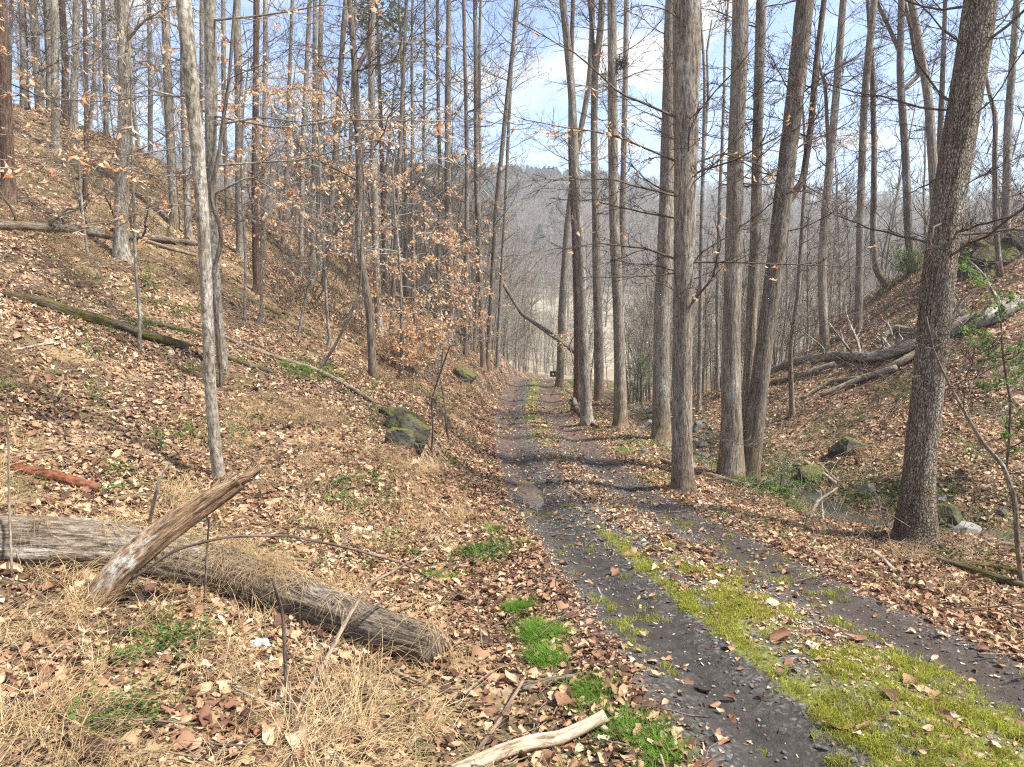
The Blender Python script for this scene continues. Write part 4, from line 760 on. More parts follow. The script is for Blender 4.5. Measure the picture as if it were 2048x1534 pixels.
for k, (b, t, w, mt, Yv, lab) in enumerate([
  ((780,636),(814,0),10,'bark_dark',27,'slim dark tree leaning right above the orange beech'),((830,650),(825,0),7,'bark_dark',30,'very slim dark upright tree above the orange beech'),
  ((874,645),(874,0),9,'bark_dark',33,'slim straight tree behind the orange beech crown'),((903,640),(897,0),15,'bark_brown',31,'thickest upright trunk above the road bend'),
  ((930,645),(928,0),10,'bark_dark',31,'forked dark trunk right of the thickest one above the bend'),((974,708),(1036,0),11,'bark_dark',34,'trunk leaning right over the road bend'),
  ((992,692),(1030,10),8,'bark_gray',37,'pale thin trunk just beyond the bend'),((966,712),(950,0),12,'bark_dark',33,'dark trunk standing at the foot of the bank by the bend'),
  ((950,690),(960,60),8,'bark_brown',36,'thin brown trunk at the foot of the bank'),((700,600),(712,0),8,'bark_brown',33,'thin brown trunk left of the S-curved tree'),((812,620),(800,40),8,'bark_brown',36,'thin brown trunk behind the slim dark leaning tree'),((855,640),(850,0),7,'bark_gray',38,'thin grey trunk behind the orange beech')]):
    mid = ((b[0] * .6 + t[0] * .4) + (-1) ** k * 5, (b[1] * .55 + t[1] * .45))
    T(lab, [b, mid, t], [w, w * .9, w * .7], mt, Y=Yv, seed=80 + k, nb=20, bl=2.9, bh=(.18, .9), el=(.1, .9), nsub=8, ntw=5, group=MIDG)
T('curved sapling arching over the long tan log on the bank', [(633,735),(665,700),(700,632),(720,575),(722,470),(728,380)], [7,6,6,5,5,3], 'bark_dark', seed=100, nb=6, bl=1.2, bh=(.4,1), ext=1)
T('thin forked sapling at mid slope above the mossy bank', [(594,673),(606,620),(617,580),(625,520)], [6,5,5,3], 'bark_gray', seed=101, nb=10, bl=1.2, bh=(.4,1), ext=1)
T('bent sapling with a hooked foot below the reddish trunk', [(512,645),(524,625),(519,560),(520,480),(530,400)], [9,8,6,5,4], 'bark_gray', seed=102, nb=6, bl=1.1, bh=(.5,1), ext=1)
T('thin bare sapling on the leafy bank beside the mossy rock', [(862,905),(866,800),(890,720),(900,690)], [5,4,3,2], 'twig_dark', seed=103, nb=6, bl=.6, bh=(.3,1), ext=.3)
T('second thin sapling on the leafy bank beside the mossy rock', [(893,880),(892,820),(880,770),(868,720)], [4,4,3,2], 'twig_dark', seed=104, nb=6, bl=.5, bh=(.3,1), ext=.3)
T('reddish sapling arching in at the right picture edge', [(2040,1186),(2032,1000),(2008,930),(1965,880),(1915,790),(1868,705)], [11,10,9,8,6,4], 'bark_dark', seed=105, nb=9, bl=.9, bh=(.3,1), ext=.4, flare=1.1, Y=7.0)
# beeches that kept their orange leaves
BE = 'young beeches holding orange leaves'
T('dense young beech full of pale orange leaves above the road bank', [(884,735),(886,690),(880,620),(860,540),(850,470)], [7,6,6,4,3], 'bark_gray', seed=110, nb=44, bl=2.3, bh=(.06,.95), el=(-.15,.35), leaf=.62, nsub=8, ntw=3, ext=1, lsize=.125, up=.05, Y=24, category='beech tree', group=BE)
T('young beech with orange leaves in flat tiers above the dense one', [(800,690),(802,600),(798,500),(790,420),(785,330)], [8,7,6,5,3], 'bark_gray', seed=111, nb=34, bl=3.0, bh=(.2,1), el=(-.1,.25), leaf=.55, nsub=7, ntw=3, ext=1.2, lsize=.115, up=.05, Y=20, category='beech tree', group=BE)
T('slender beech with sparse orange leaves at mid slope', [(655,690),(650,560),(640,430),(640,320),(630,230)], [7,6,5,4,3], 'bark_gray', seed=112, nb=26, bl=2.2, bh=(.35,1), el=(-.1,.4), leaf=.5, nsub=6, ntw=3, ext=1.5, lsize=.11, up=.05, Y=17.5, category='beech tree', group=BE)
T('slender beech with scattered orange leaves beside the pale mottled tree', [(490,640),(494,480),(485,330),(490,200)], [6,5,4,3], 'bark_gray', seed=113, nb=24, bl=2.2, bh=(.3,1), el=(-.1,.4), leaf=.38, nsub=6, ntw=3, ext=1.5, lsize=.11, up=.05, Y=15.5, category='beech tree', group=BE)
T('low beech with pale leaves hanging over the bank by the bend', [(770,720),(790,690),(830,660),(880,650)], [6,5,4,3], 'bark_gray', seed=114, nb=34, bl=1.8, bh=(.1,1), el=(-.3,.3), leaf=.6, nsub=7, ntw=3, ext=.6, lsize=.115, up=0, Y=20.5, category='beech tree', group=BE)
T('thin beech sapling with a few orange leaves near the fallen log', [(170,455),(160,380),(150,280),(140,180)], [6,5,4,3], 'bark_gray', seed=115, nb=20, bl=2.0, bh=(.2,1), el=(-.1,.4), leaf=.25, nsub=6, ntw=3, ext=1, lsize=.09, up=.05, Y=14.5, category='beech tree', group=BE)
T('beech twig sapling with orange leaves at the road bend by the dark trunk', [(1150,760),(1146,720),(1140,690),(1150,670)], [4,3,3,2], 'bark_gray', seed=116, nb=12, bl=1.3, bh=(.3,1), el=(-.2,.4), leaf=.55, nsub=6, ntw=2, ext=.4, lsize=.1, up=0, Y=33, category='beech tree', group=BE)

# green shrubs
T('shrub with fresh green leaves at the right picture edge', [(2030,860),(2020,800),(2010,720),(2000,620)], [6,5,4,3], 'twig_dark', seed=120, nb=28, bl=1.0, bh=(.1,1), el=(-.2,.6), leaf=.75, lmat='leaf_spring', nsub=7, ntw=3, ext=.5, lsize=.07, Y=11.5, name='shrub', category='shrub')
T('green-budding bush on the far bank behind the swept tree', [(1815,625),(1812,600),(1808,580)], [4,4,3], 'twig_dark', seed=121, nb=26, bl=1.3, bh=(.1,1), el=(.2,1.2), leaf=.7, lmat='leaf_spring', nsub=6, ntw=3, ext=.3, lsize=.075, Y=25, name='shrub', category='shrub')
T('green-budding bush between the fallen tree and the slim straight tree', [(1555,640),(1552,610),(1550,590)], [4,4,3], 'twig_dark', seed=122, nb=24, bl=1.5, bh=(.1,1), el=(.2,1.2), leaf=.25, lmat='leaf_spring', nsub=6, ntw=3, ext=.3, lsize=.06, Y=32, name='shrub', category='shrub')
T('small green bush beside the creek beyond the nest tree', [(1285,775),(1284,750),(1282,735)], [4,4,3], 'twig_dark', seed=123, nb=20, bl=1.2, bh=(.1,1), el=(.0,1.2), leaf=.6, lmat='leaf_spring', nsub=6, ntw=3, ext=.2, lsize=.06, Y=28, name='shrub', category='shrub')
T('leafy green weed clump beside the puddled creek edge', [(1560,990),(1560,965),(1562,945)], [3,3,2], 'twig_dark', seed=124, nb=20, bl=.55, bh=(.05,1), el=(.0,1.2), leaf=.6, lmat='leaf_spring', nsub=6, ntw=3, ext=.1, lsize=.03, name='shrub', category='shrub')

# pines behind the slope
def pine(label, px, py0, py1, Y, seed, wpx=12):
    r = np.random.default_rng(seed); b = pix(px, py0, Y); b[2] = h1(b[0], Y) - .2; topz = pix(px, py1, Y)[2]; hgt = topz - b[2]; n = 24
    P = np.stack([b[0] + np.zeros(n), b[1] + np.zeros(n), np.linspace(b[2], topz, n)], -1); root = empty('pine_tree', tuple(b), label=label, category='pine tree', group='green pines behind the slope')
    tb = MB(); tb.tube(P, np.linspace(wpx * pxsize(Y) / 2, .02, n), 9); obj('trunk', tb.mesh('trunk', origin=b), M['bark_pine'], root)
    cb = MB(); pts = []
    for k in range(48):
        f = r.uniform(.42, .99); z = b[2] + hgt * f; a = r.uniform(0, 6.28); L_ = (1.05 - f) * hgt * .30 * r.uniform(.5, 1.1) + .3; q, _ = walk((b[0], b[1], z), (math.cos(a), math.sin(a), .25), L_, 6, r, .25, .2); cb.tube(q, np.linspace(.022, .006, 7), 3)
        for j in range(2, 7):
            for m in range(7): pts.append(q[j] + r.normal(0, .14, 3))
    c = obj('crown', cb.mesh('crown', origin=b), M['bark_dark'], root); obj('needles', leaves_mesh('needles', np.array(pts) - b[None], r, .28, -.3), M['needle_spray'], c, kind='stuff')
pine('tall green pine behind the straight grey tree', 772, 560, -160, 36, 5, 14)
pine('small green pine low behind the thickest trunk at the bend', 690, 560, 330, 46, 7, 8)

# thickets: copies of a few slender trees
def slender(seed, h, w, lean, nb=30, lv=2, tw=4, ns=8):
    r = np.random.default_rng(seed); P, D = walk((0, 0, -.2), (lean, 0, 1), h, 16, r, .12, .1); rad = np.linspace(w, .012, 17); tb = MB(); tb.tube(P, rad, 7); cb = MB()
    for k in range(nb):
        i = r.integers(4, 16); a = r.uniform(0, 6.28); e = r.uniform(.3, 1.1); limb(cb, P[i], (math.cos(a) * math.cos(e), math.sin(a) * math.cos(e), math.sin(e)), h * .2 * r.uniform(.5, 1.2), max(.008, rad[i] * .45), r, lv, .4, None, ns, tw, 0)
    return tb.mesh('trunk'), cb.mesh('crown')
SL = [slender(300 + s, h, w, l) for s, (h, w, l) in enumerate([(13, .10, .05), (11, .07, -.08), (15, .13, .02), (9, .05, .12), (12, .08, 0), (10, .06, -.15)])]
for a, b in SL: a.materials.append(M['bark_brown']); b.materials.append(M['twig_tan'])
SLg = []
for a, b in SL[:3]:
    a2 = a.copy(); a2.materials.clear(); a2.materials.append(M['bark_gray']); b2 = b.copy(); b2.materials.clear(); b2.materials.append(M['bark_gray']); SLg.append((a2, b2))
ANCH = [(0,'the left edge'),(50,'the first crest tree'),(118,'the low pale crest tree'),(175,'the orange-brown stem'),(245,'the pale-barked tree'),(335,'the brown slope tree'),(400,'the pale mottled tree'),(475,'the smooth grey trunk'),(512,'the reddish-brown trunk'),(620,'the upright grey trunk'),(670,'the leaning dark trunk'),(720,'the S-curved tree'),(748,'the straight grey tree'),(800,'the tiered beech'),
  (874,'the dense beech'),(903,'the thickest bend trunk'),(930,'the forked bend trunk'),(985,'the trunk leaning over the bend'),(1030,'the leaning pole'),(1128,'the trunk by the black box'),(1160,'the mossy curved tree'),(1196,'the kinked tree'),(1232,'the nest tree'),(1330,'the half hidden brown tree'),(1370,'the thick knotted tree'),(1435,'the thin grey tree'),(1470,'the clump\'s straight stem'),(1510,'the clump\'s slim stem'),(1560,'the clump\'s leaning stem'),(1650,'the slim forked tree'),(1722,'the slim straight tree'),(1750,'the swept tree'),(1812,'the dark forked tree'),(1890,'the huge rough tree'),(1993,'the thin curved tree'),(2014,'the grey edge tree'),(2048,'the right edge')]
_used = {}
def far_label(what, x, y, gray, s):
    px = 1024 + F * x / (y * .98); a, nm = min(ANCH, key=lambda t: abs(t[0] - px)); side = 'left' if px < a else 'right'
    for lab in (f'{"grey" if gray else "brown"} {what}, just {side} of {nm}', f'{"taller" if s > .85 else "shorter"} {"grey" if gray else "brown"} {what}, just {side} of {nm}', f'{"farther" if y > 45 else "nearer"} {what}, {side} of {nm}', f'extra {what}, {side} of {nm}'):
        if lab not in _used and len(lab.split()) <= 16: _used[lab] = 1; return lab.replace('extra ', 'another ')
    return lab.replace('extra ', 'further ')
def copies(label, group, pts, r, hs=(.7, 1.2), pool=None):
    pool = pool or SL + SLg
    for x, y in pts:
        ki = r.integers(0, len(pool)); a, b = pool[ki]; s = r.uniform(*hs); z = h1(x, y)
        e = empty('tree', (x, y, z), label=far_label(label, x, y, ki >= 6, s), category='tree', group=group); e.rotation_euler = (0, 0, r.uniform(0, 6.28)); e.scale = (s, s, s)
        obj('trunk', a, None, e); obj('crown', b, None, e)
r_ = np.random.default_rng(77)
def clear(x, y):
    px = 1024 + F * x / (y * .98)
    return not (abs(road_d(np.array(x), np.array(y))) < 2.4 or (1064 < px < 1116 and 36 < y < 58) or creek_d(np.array(x), np.array(y)) < 1)
def ring(n, fx, fy):
    o = []
    while len(o) < n:
        y = r_.uniform(*fy); p = r_.uniform(*fx); x = (p - 1024) / F * y * .98
        if clear(x, y): o.append((x, y))
    return o
copies('thicket tree beyond the bend', 'thicket beyond the road bend', ring(40, (800, 1060), (40, 70)), r_, (.6, 1.05))
copies('thin tree behind the left crest', 'thicket on the back of the left slope', ring(14, (-60, 820), (30, 48)), r_, (.5, .9))
copies('thin tree beyond the creek', 'thicket beyond the creek', ring(44, (1120, 1560), (34, 75)), r_, (.5, .95))
copies('thin tree behind the right bank', 'thicket behind the right bank', ring(28, (1560, 2110), (29, 58)), r_, (.45, .85))
copies('small tree down in the valley', 'valley trees', ring(44, (900, 1950), (75, 130)), r_, (.45, .8), SL)

# far wooded hillside across the valley
def far_tree(seed):
    r = np.random.default_rng(seed); mb = MB(); P, D = walk((0, 0, 0), (0, 0, 1), 12, 8, r, .1); mb.tube(P, np.linspace(.2, .05, 9), 4)
    for k in range(26):
        i = r.integers(2, 8); a = r.uniform(0, 6.28); q, d = walk(P[i], (math.cos(a), math.sin(a), r.uniform(.4, 1.4)), r.uniform(1.5, 4), 4, r, .3, .4); mb.tube(q, np.linspace(.07, .03, 5), 3)
        for m in range(4):
            q2, _ = walk(q[r.integers(1, 5)], r.normal(0, 1, 3) + (0, 0, .8), r.uniform(.6, 1.6), 2, r, .3); mb.tube(q2, [.04, .03, .02], 3)
    return mb.mesh('far_tree')
far_c = variants('far_tree_shapes', [far_tree(s) for s in range(6)], M['bark_gray'])
n = 11000; x = rng.uniform(-260, 380, n); y = rng.uniform(130, 470, n); k = (rng.random(n) < np.where(y < 215, .18, .75)); x, y = x[k], y[k]; z = H(x, y); k = in_view(x, y, z, 1.15); x, y, z = x[k], y[k], z[k]
scatter('far_woods', far_c, 6, np.stack([x, y, z - .5], -1), np.stack([0 * x, 0 * x, rng.uniform(0, 6.28, len(x))], -1), rng.uniform(.7, 1.25, len(x)), rng.random(len(x)), label='bare grey woods on the hillside across the valley', category='woods')
def sap(seed):
    r = np.random.default_rng(seed); mb = MB(); P, D = walk((0, 0, -.2), (r.normal(0, .1), 0, 1), 6.5, 10, r, .15); mb.tube(P, np.linspace(.045, .012, 11), 4)
    for k in range(16):
        i = r.integers(2, 10); a = r.uniform(0, 6.28); e = r.uniform(.3, 1.2); limb(mb, P[i], (math.cos(a) * math.cos(e), math.sin(a) * math.cos(e), math.sin(e)), r.uniform(1, 2.4), .012, r, 2, .4, None, 6, 3, 0)
    return mb.mesh('thin_sapling')
sap_c = variants('thin_sapling_shapes', [sap(900 + q) for q in range(5)], M['twig_gray'])
sx, sy = [], []
for n_, fx, fy in ((260, (880, 2000), (58, 125)), (50, (1000, 1180), (58, 80)), (90, (800, 1060), (34, 56)), (60, (1180, 1700), (36, 60)), (150, (500, 1040), (34, 60)), (60, (1480, 2080), (26, 50)), (50, (1120, 1500), (34, 50)), (24, (-20, 700), (27, 46))):
    q = np.array(ring(n_, fx, fy)); sx.append(q[:, 0]); sy.append(q[:, 1])
sx = np.concatenate(sx); sy = np.concatenate(sy)
scatter('sapling_thicket', sap_c, 5, np.stack([sx, sy, H(sx, sy)], -1), np.stack([0 * sx, 0 * sx, rng.uniform(0, 6.28, len(sx))], -1), rng.uniform(.6, 1.4, len(sx)), rng.random(len(sx)), label='hazy tangle of thin leafless saplings behind the trees', category='thicket')
def far_pine(seed):
    r = np.random.default_rng(seed); mb = MB(); mb.tube([(0, 0, 0), (0, 0, 15)], [.25, .05], 4); V = []; Q = []
    for k in range(260):
        f = r.uniform(.3, 1); a = r.uniform(0, 6.28); rr = (1.08 - f) * 4.2 * math.sqrt(r.random()); p = np.array([math.cos(a) * rr, math.sin(a) * rr, 15 * f]); s = r.normal(0, .38, 3); t = r.normal(0, .38, 3); j = len(V); V += [p - s, p + t, p + s, p - t]; Q.append((j, j + 1, j + 2, j + 3))
    mb.raw(np.array(V), np.array(Q)); return mb.mesh('far_pine')
fp_c = variants('far_pine_shapes', [far_pine(s) for s in range(4)], M['needles'])
n = 420; x = rng.uniform(-80, 75, n); y = rng.uniform(395, 450, n); x2 = rng.uniform(-200, 330, 160); y2 = rng.uniform(240, 430, 160); x = np.concatenate([x, x2]); y = np.concatenate([y, y2])
scatter('far_pines', fp_c, 4, np.stack([x, y, H(x, y) - .5], -1), np.stack([0 * x, 0 * x, rng.uniform(0, 6.28, len(x))], -1), rng.uniform(.6, 1.05, len(x)), rng.random(len(x)), label='dark green pines along the ridge across the valley', category='woods')

# ------------------------------------------------------------------ logs, sticks, rocks and small things
def log(name, label, path, widths, mat, lift=None, sides=14, seed=0, cat=None, group=None, sink=1.05, amp=.06, stubs=0, twigs=0, ridge=0):
    r = np.random.default_rng(500 + seed); W = []; rr = []
    for k, pt in enumerate(path):
        px, py = pt[0], pt[1]; hgt = pt[2] if len(pt) > 2 else 0.0
        w = np.interp(k / max(1, len(path) - 1), np.linspace(0, 1, len(widths)), widths)
        if hgt == 0: g = ground(px, py + w * .4); rad = w * pxsize(g[1]) / 2; p = g + np.array([0, rad * .3, rad * sink])
        else: hgt = min(hgt, ground(px, py)[1] - .04); p = pix(px, py, hgt); rad = w * pxsize(hgt) / 2                # third value: depth of a free point
        W.append(p); rr.append(rad)
    if 'moss' in mat and seed < 6: amp = .13; W = [w - np.array([0, 0, q * .35]) for w, q in zip(W, rr)]
    n = max(10, 5 * len(W)); S = spline(np.concatenate([np.array(W), np.array(rr)[:, None]], 1), n); S[0, :3] = W[0]; S[-1, :3] = W[-1]
    bs_ = bark_shape(r, amp)
    if ridge:
        n = 90; S = spline(S, n); f0 = bs_
        bs_ = lambda th, ln: f0(th, ln) + ridge * np.clip(fbm(th * 7 + .8 * np.sin(ln * 2), ln * 1.6 + 0 * th, 3) * 2.2, -1, 1) * np.minimum(1, np.minimum(th, 6.283 - th) * 4)
    mb = MB(); mb.tube(S[:, :3], S[:, 3], sides, True, shape=bs_); o0 = S[0, :3].copy()
    if stubs or twigs:
        e = empty(name, tuple(o0), label=label, category=cat or name, group=group); obj('trunk', mb.mesh('trunk', origin=o0), M[mat], e)
        for k in range(stubs):
            cb = MB(); i = r.integers(2, n - 1); a = r.uniform(.3, 1.4); b = r.uniform(0, 6.28); limb(cb, S[i, :3], (math.cos(b) * math.cos(a), math.sin(b) * math.cos(a), math.sin(a)), r.uniform(.6, 1.8), S[i, 3] * .35, r, 2 if twigs else 0, .2, None, 5, 3, 0)
            obj('limb', cb.mesh('limb', origin=o0), M[mat], e)
        return e
    return obj(name, mb.mesh(name, origin=o0), M[mat], None, label=label, category=cat or name, **({'group': group} if group else {})) if not _loc(o0) else None
_last = [None]
def _loc(o0): _last[0] = o0; return False
_obj0 = obj
def obj(name, me, mat=None, parent=None, **kw):                       # free pieces sit at their own base
    o = _obj0(name, me, mat, parent, **kw)
    if parent is None and _last[0] is not None: o.location = tuple(_last[0])
    _last[0] = None
    return o
log('fallen_log', 'thick grey ridged log lying half under dry grass in the front', [(-60,1078),(100,1088),(300,1105),(450,1140),(600,1198),(750,1255),(868,1292)], [104,104,100,94,90,88,82], 'bark_log', sides=96, seed=1, amp=.045, ridge=.05, sink=.75)
log('mossy_log', 'long moss-topped log running down the left slope', [(5,588),(92,606),(144,625),(240,652),(291,672),(375,694)], [14,20,22,20,22,18], 'bark_moss', seed=2)
log('mossy_log', 'shorter mossy log lying above the long moss-topped one', [(290,642),(345,655),(400,670)], [8,12,10], 'bark_moss', seed=3)
log('mossy_log', 'thin mossy log lying at the foot of the mossy grey tree', [(455,716),(500,730),(552,746)], [9,11,8], 'bark_moss', seed=4)
log('fallen_pole', 'long tan pole lying down the bank towards the rock', [(380,645),(449,676),(514,703),(633,741),(700,775),(750,806)], [6,8,9,10,9,8], 'twig_tan', seed=5, sides=8)
log('fallen_tree', 'dark fallen tree trunk with upturned limbs high on the left slope', [(-30,452),(120,460),(233,474),(300,478),(394,488)], [19,18,17,14,9], 'bark_dark', seed=6, stubs=14, twigs=1)
log('fallen_pole', 'broken pale pole lying under the dark fallen trunk', [(290,482),(340,498),(394,512)], [7,8,7], 'twig_tan', seed=7, sides=8)
log('rusty_pipe', 'rusty reddish-brown pipe lying in the leaves at the left', [(22,938),(110,956),(200,978)], [21,23,18], 'rust', seed=8, amp=.02)
log('log_piece', 'small brown log piece lying behind the dry grass mound', [(212,1004),(255,996),(300,992)], [8,12,11], 'bark_dark', seed=9)
log('fallen_tree', 'large grey fallen tree with bare limbs across the far creek bank', [(1540,748),(1588,727),(1673,714),(1742,720),(1827,697),(1930,655),(1985,642),(2035,611)], [12,15,18,20,24,30,32,30], 'bark_gray', seed=10, stubs=26, twigs=1, sink=1.25)
for k, (p, w, lab) in enumerate([([(1543,768),(1595,755),(1670,731)],[6,9,8],'grey limb lying below the left end of the big fallen tree'),([(1640,794),(1725,760),(1793,738)],[7,10,9],'forked grey limb lying under the middle of the big fallen tree'),
  ([(1600,800),(1660,765),(1760,752)],[4,6,5],'thin grey limb crossing beneath the big fallen tree'),([(1752,690),(1790,659),(1845,666)],[6,9,7],'broken limb arched above the big fallen tree'),([(1760,745),(1800,730),(1850,700)],[8,12,10],'stout limb beside the root end of the big fallen tree')]):
    log('fallen_limb', lab, p, [x * 1.35 for x in w], 'bark_brown', seed=20 + k, sides=8, sink=1.4, group='limbs under the big fallen tree', cat='limb')
log('charred_log', 'dark charred log end on the crest of the far bank', [(1640,690),(1665,682),(1688,676)], [9,10,8], 'bark_dark', seed=26, cat='log')
log('mossy_log', 'brown mossy log lying by the right edge sapling', [(1876,1122),(1947,1144),(2060,1178)], [14,19,18], 'bark_moss', seed=27)
log('mossy_log', 'upper mossy log lying behind the brown one at the right edge', [(1918,1124),(1980,1136),(2060,1152)], [11,15,14], 'bark_moss', seed=28)
log('fallen_pole', 'tan pole lying at the foot of the thick knotted roadside tree', [(1318,918),(1389,943),(1499,974)], [7,11,10], 'twig_tan', seed=29, sides=9)
log('fallen_pole', 'grey pole lying across the slope behind the huge rough tree', [(1880,1060),(1960,1080),(2060,1095)], [6,8,9], 'bark_log', seed=30, sides=8)
log('fallen_branch', 'grey-brown fallen branch on the verge under the mossy grey tree', [(1147,796),(1152,815),(1170,838),(1201,857)], [9,10,9,5], 'bark_log', seed=31, sides=9)
log('fallen_branch', 'pale broken branch lying in leaves left of the huge rough tree', [(1687,1093),(1745,1103),(1765,1118),(1786,1140)], [5,9,10,9], 'wood_peeled', seed=32, sides=9)
log('fallen_branch', 'short brown branch lying on leaves near the right wheel track', [(1772,1224),(1790,1214),(1808,1210)], [5,7,5], 'twig_tan', seed=33, sides=8)
log('fallen_pole', 'pale cut pole slanting down into the creek', [(1612,925),(1640,945),(1674,968)], [8,9,8], 'wood_peeled', seed=34, sides=8)
log('fallen_pole', 'short grey pole beside the pale one at the creek', [(1645,937),(1678,966)], [8,8], 'bark_log', seed=35, sides=8)
log('dead_stick', 'dark stick sticking up from the creek edge', [(1612,1053),(1637,1000,10.6),(1670,980,10.8)], [8,7,4], 'bark_dark', seed=36, sides=7)
log('dead_stick', 'thin white stick standing in the creek edge brush', [(1648,1050),(1645,1024,10.6),(1641,978,10.7)], [4,4,2], 'twig_pale', seed=37, sides=6)
log('fallen_branch', 'peeled pale branch with a cut end at the bottom of the picture', [(905,1545,3.15),(1000,1504,3.25),(1063,1483,3.3),(1117,1476,3.35),(1165,1455,3.4),(1210,1431,3.45)], [31,32,30,30,26,25], 'wood_peeled', seed=38, sides=16)
log('fallen_branch', 'knobbly tan branch lying behind the peeled pale branch', [(1043,1378),(1100,1362),(1168,1352)], [15,15,12], 'bark_log', seed=39, sides=10)
log('dead_stick', 'straight brown stick propped against the knobbly tan branch', [(945,1518),(1000,1440,3.75),(1046,1360,3.95)], [10,10,8], 'twig_tan', seed=40, sides=8)
log('dead_stick', 'upright purple-brown stem standing in the front grass', [(592,1480),(572,1354,3.75),(566,1230,3.8),(545,1156,3.8)], [10,9,8,7], 'twig_dark', seed=41, sides=8)
log('dead_stick', 'forked tan branch slanting up right beside the upright stem', [(588,1432),(645,1334,3.9),(698,1230,4.2),(737,1169,4.4),(836,1115,4.7),(881,1086,4.9)], [10,10,9,7,5,3], 'twig_tan', seed=42, sides=8)
log('dead_stick', 'thin straight twig crossing above the end of the thick log', [(690,1252,4.4),(760,1205,4.6),(844,1160,4.9),(1013,1086,5.6)], [5,5,4,2], 'twig_dark', seed=43, sides=6)
log('dead_stick', 'long thin twig arching over the thick log towards the road', [(262,1160,4.6),(351,1098,4.7),(455,1073,4.8),(578,1071,4.9),(698,1096,5.0),(807,1127,5.1),(956,1210)], [6,7,6,6,5,4,3], 'twig_dark', seed=44, sides=7)
log('dead_stick', 'bent thin stem hanging down beside the green grass patch', [(956,1210,5.0),(964,1292),(1005,1392)], [4,4,3], 'twig_dark', seed=45, sides=6)
log('dead_stick', 'brown stick lying through the dry grass below the log end', [(687,1292),(795,1346),(898,1392),(960,1441)], [6,8,6,4], 'twig_tan', seed=46, sides=7)
log('dead_stick', 'long pale grey stalk lying in the front leaves', [(405,1346),(570,1425),(705,1512)], [6,7,6], 'twig_pale', seed=47, sides=7)
log('dead_stick', 'short thin pale stalk lying above the long pale one', [(450,1305),(495,1345),(537,1388)], [4,4,3], 'twig_pale', seed=48, sides=6)
log('dead_stick', 'pale stick lying at the left edge below the thick log', [(-10,1432),(40,1395),(88,1358)], [8,7,5], 'twig_pale', seed=49, sides=7)
log('fallen_branch', 'curved grey branch in the bottom left corner', [(-10,1464),(60,1467),(116,1474),(160,1505),(195,1545)], [12,12,12,13,13], 'bark_log', seed=50, sides=10)
log('dead_stick', 'white weathered stick standing in the straw mound behind the log', [(298,1050),(312,985,5.9),(318,960,5.9),(335,930,5.9)], [9,7,6,3], 'twig_pale', seed=51, sides=7)
log('dead_stick', 'curved pale twig lying on the left wheel track', [(1195,1174),(1203,1192),(1191,1219)], [3,4,3], 'twig_pale', seed=52, sides=6)
log('dead_stick', 'pale stick lying in the leaves below the fallen log at mid slope', [(30,700),(80,690),(150,680)], [4,5,3], 'twig_pale', seed=53, sides=6)
log('dead_stick', 'grey forked stick lying at mid left slope', [(110,800),(120,780),(126,750)], [6,6,5], 'twig_tan', seed=54, sides=6)
log('dead_stick', 'straight pale stick lying flat on the mid slope', [(185,828),(230,822),(275,818)], [3,4,3], 'twig_pale', seed=55, sides=6)
log('fallen_pole', 'dead pole leaning across the far end of the road', [(1003,563,40),(1044,628,39),(1112,676,38),(1150,704,37)], [6,8,9,10], 'bark_dark', seed=56, sides=8)
log('dead_stick', 'thin upright stalk at the left edge before the log', [(24,1155),(18,1000,4.9),(17,880,4.9),(10,800,4.9)], [6,5,4,3], 'twig_tan', seed=57, sides=6)
log('dead_stick', 'thin brown stalk standing behind the broken leaning branch', [(408,1210),(413,1120,4.9),(418,1040,4.9)], [5,5,4], 'twig_tan', seed=58, sides=6)

def log_straw():
    P = []
    for px, py, n_ in ((60,1050,4),(400,1085,5),(440,1100,6),(480,1112,7),(520,1130,8),(560,1150,6),(600,1165,3),(350,1075,4),(680,1200,2),(760,1235,1),(850,1270,2),(200,1062,2),(290,1070,3)):
        pc = float(np.interp(px, [0, 100, 300, 450, 600, 750, 868], [1082, 1088, 1105, 1140, 1198, 1255, 1292])); dp = ground(px, pc + 40)[1]
        for q in range(n_): P.append(pix(px + rng.normal(0, 16), pc - 44 + rng.normal(0, 7), dp + .06))
    P = np.array(P); n_ = len(P); yaw = rng.normal(-1.5, .7, n_); nr = np.tile([[0, -.35, .94]], (n_, 1))
    scatter('log_straw', straw_long_c, 4, P, orient(P[:, 0], P[:, 1], .2, yaw, nr), rng.uniform(.4, .75, n_), rng.beta(2.4, 1.8, n_), label='dry straw draped over the top of the thick front log', category='dry grass')
log_straw()
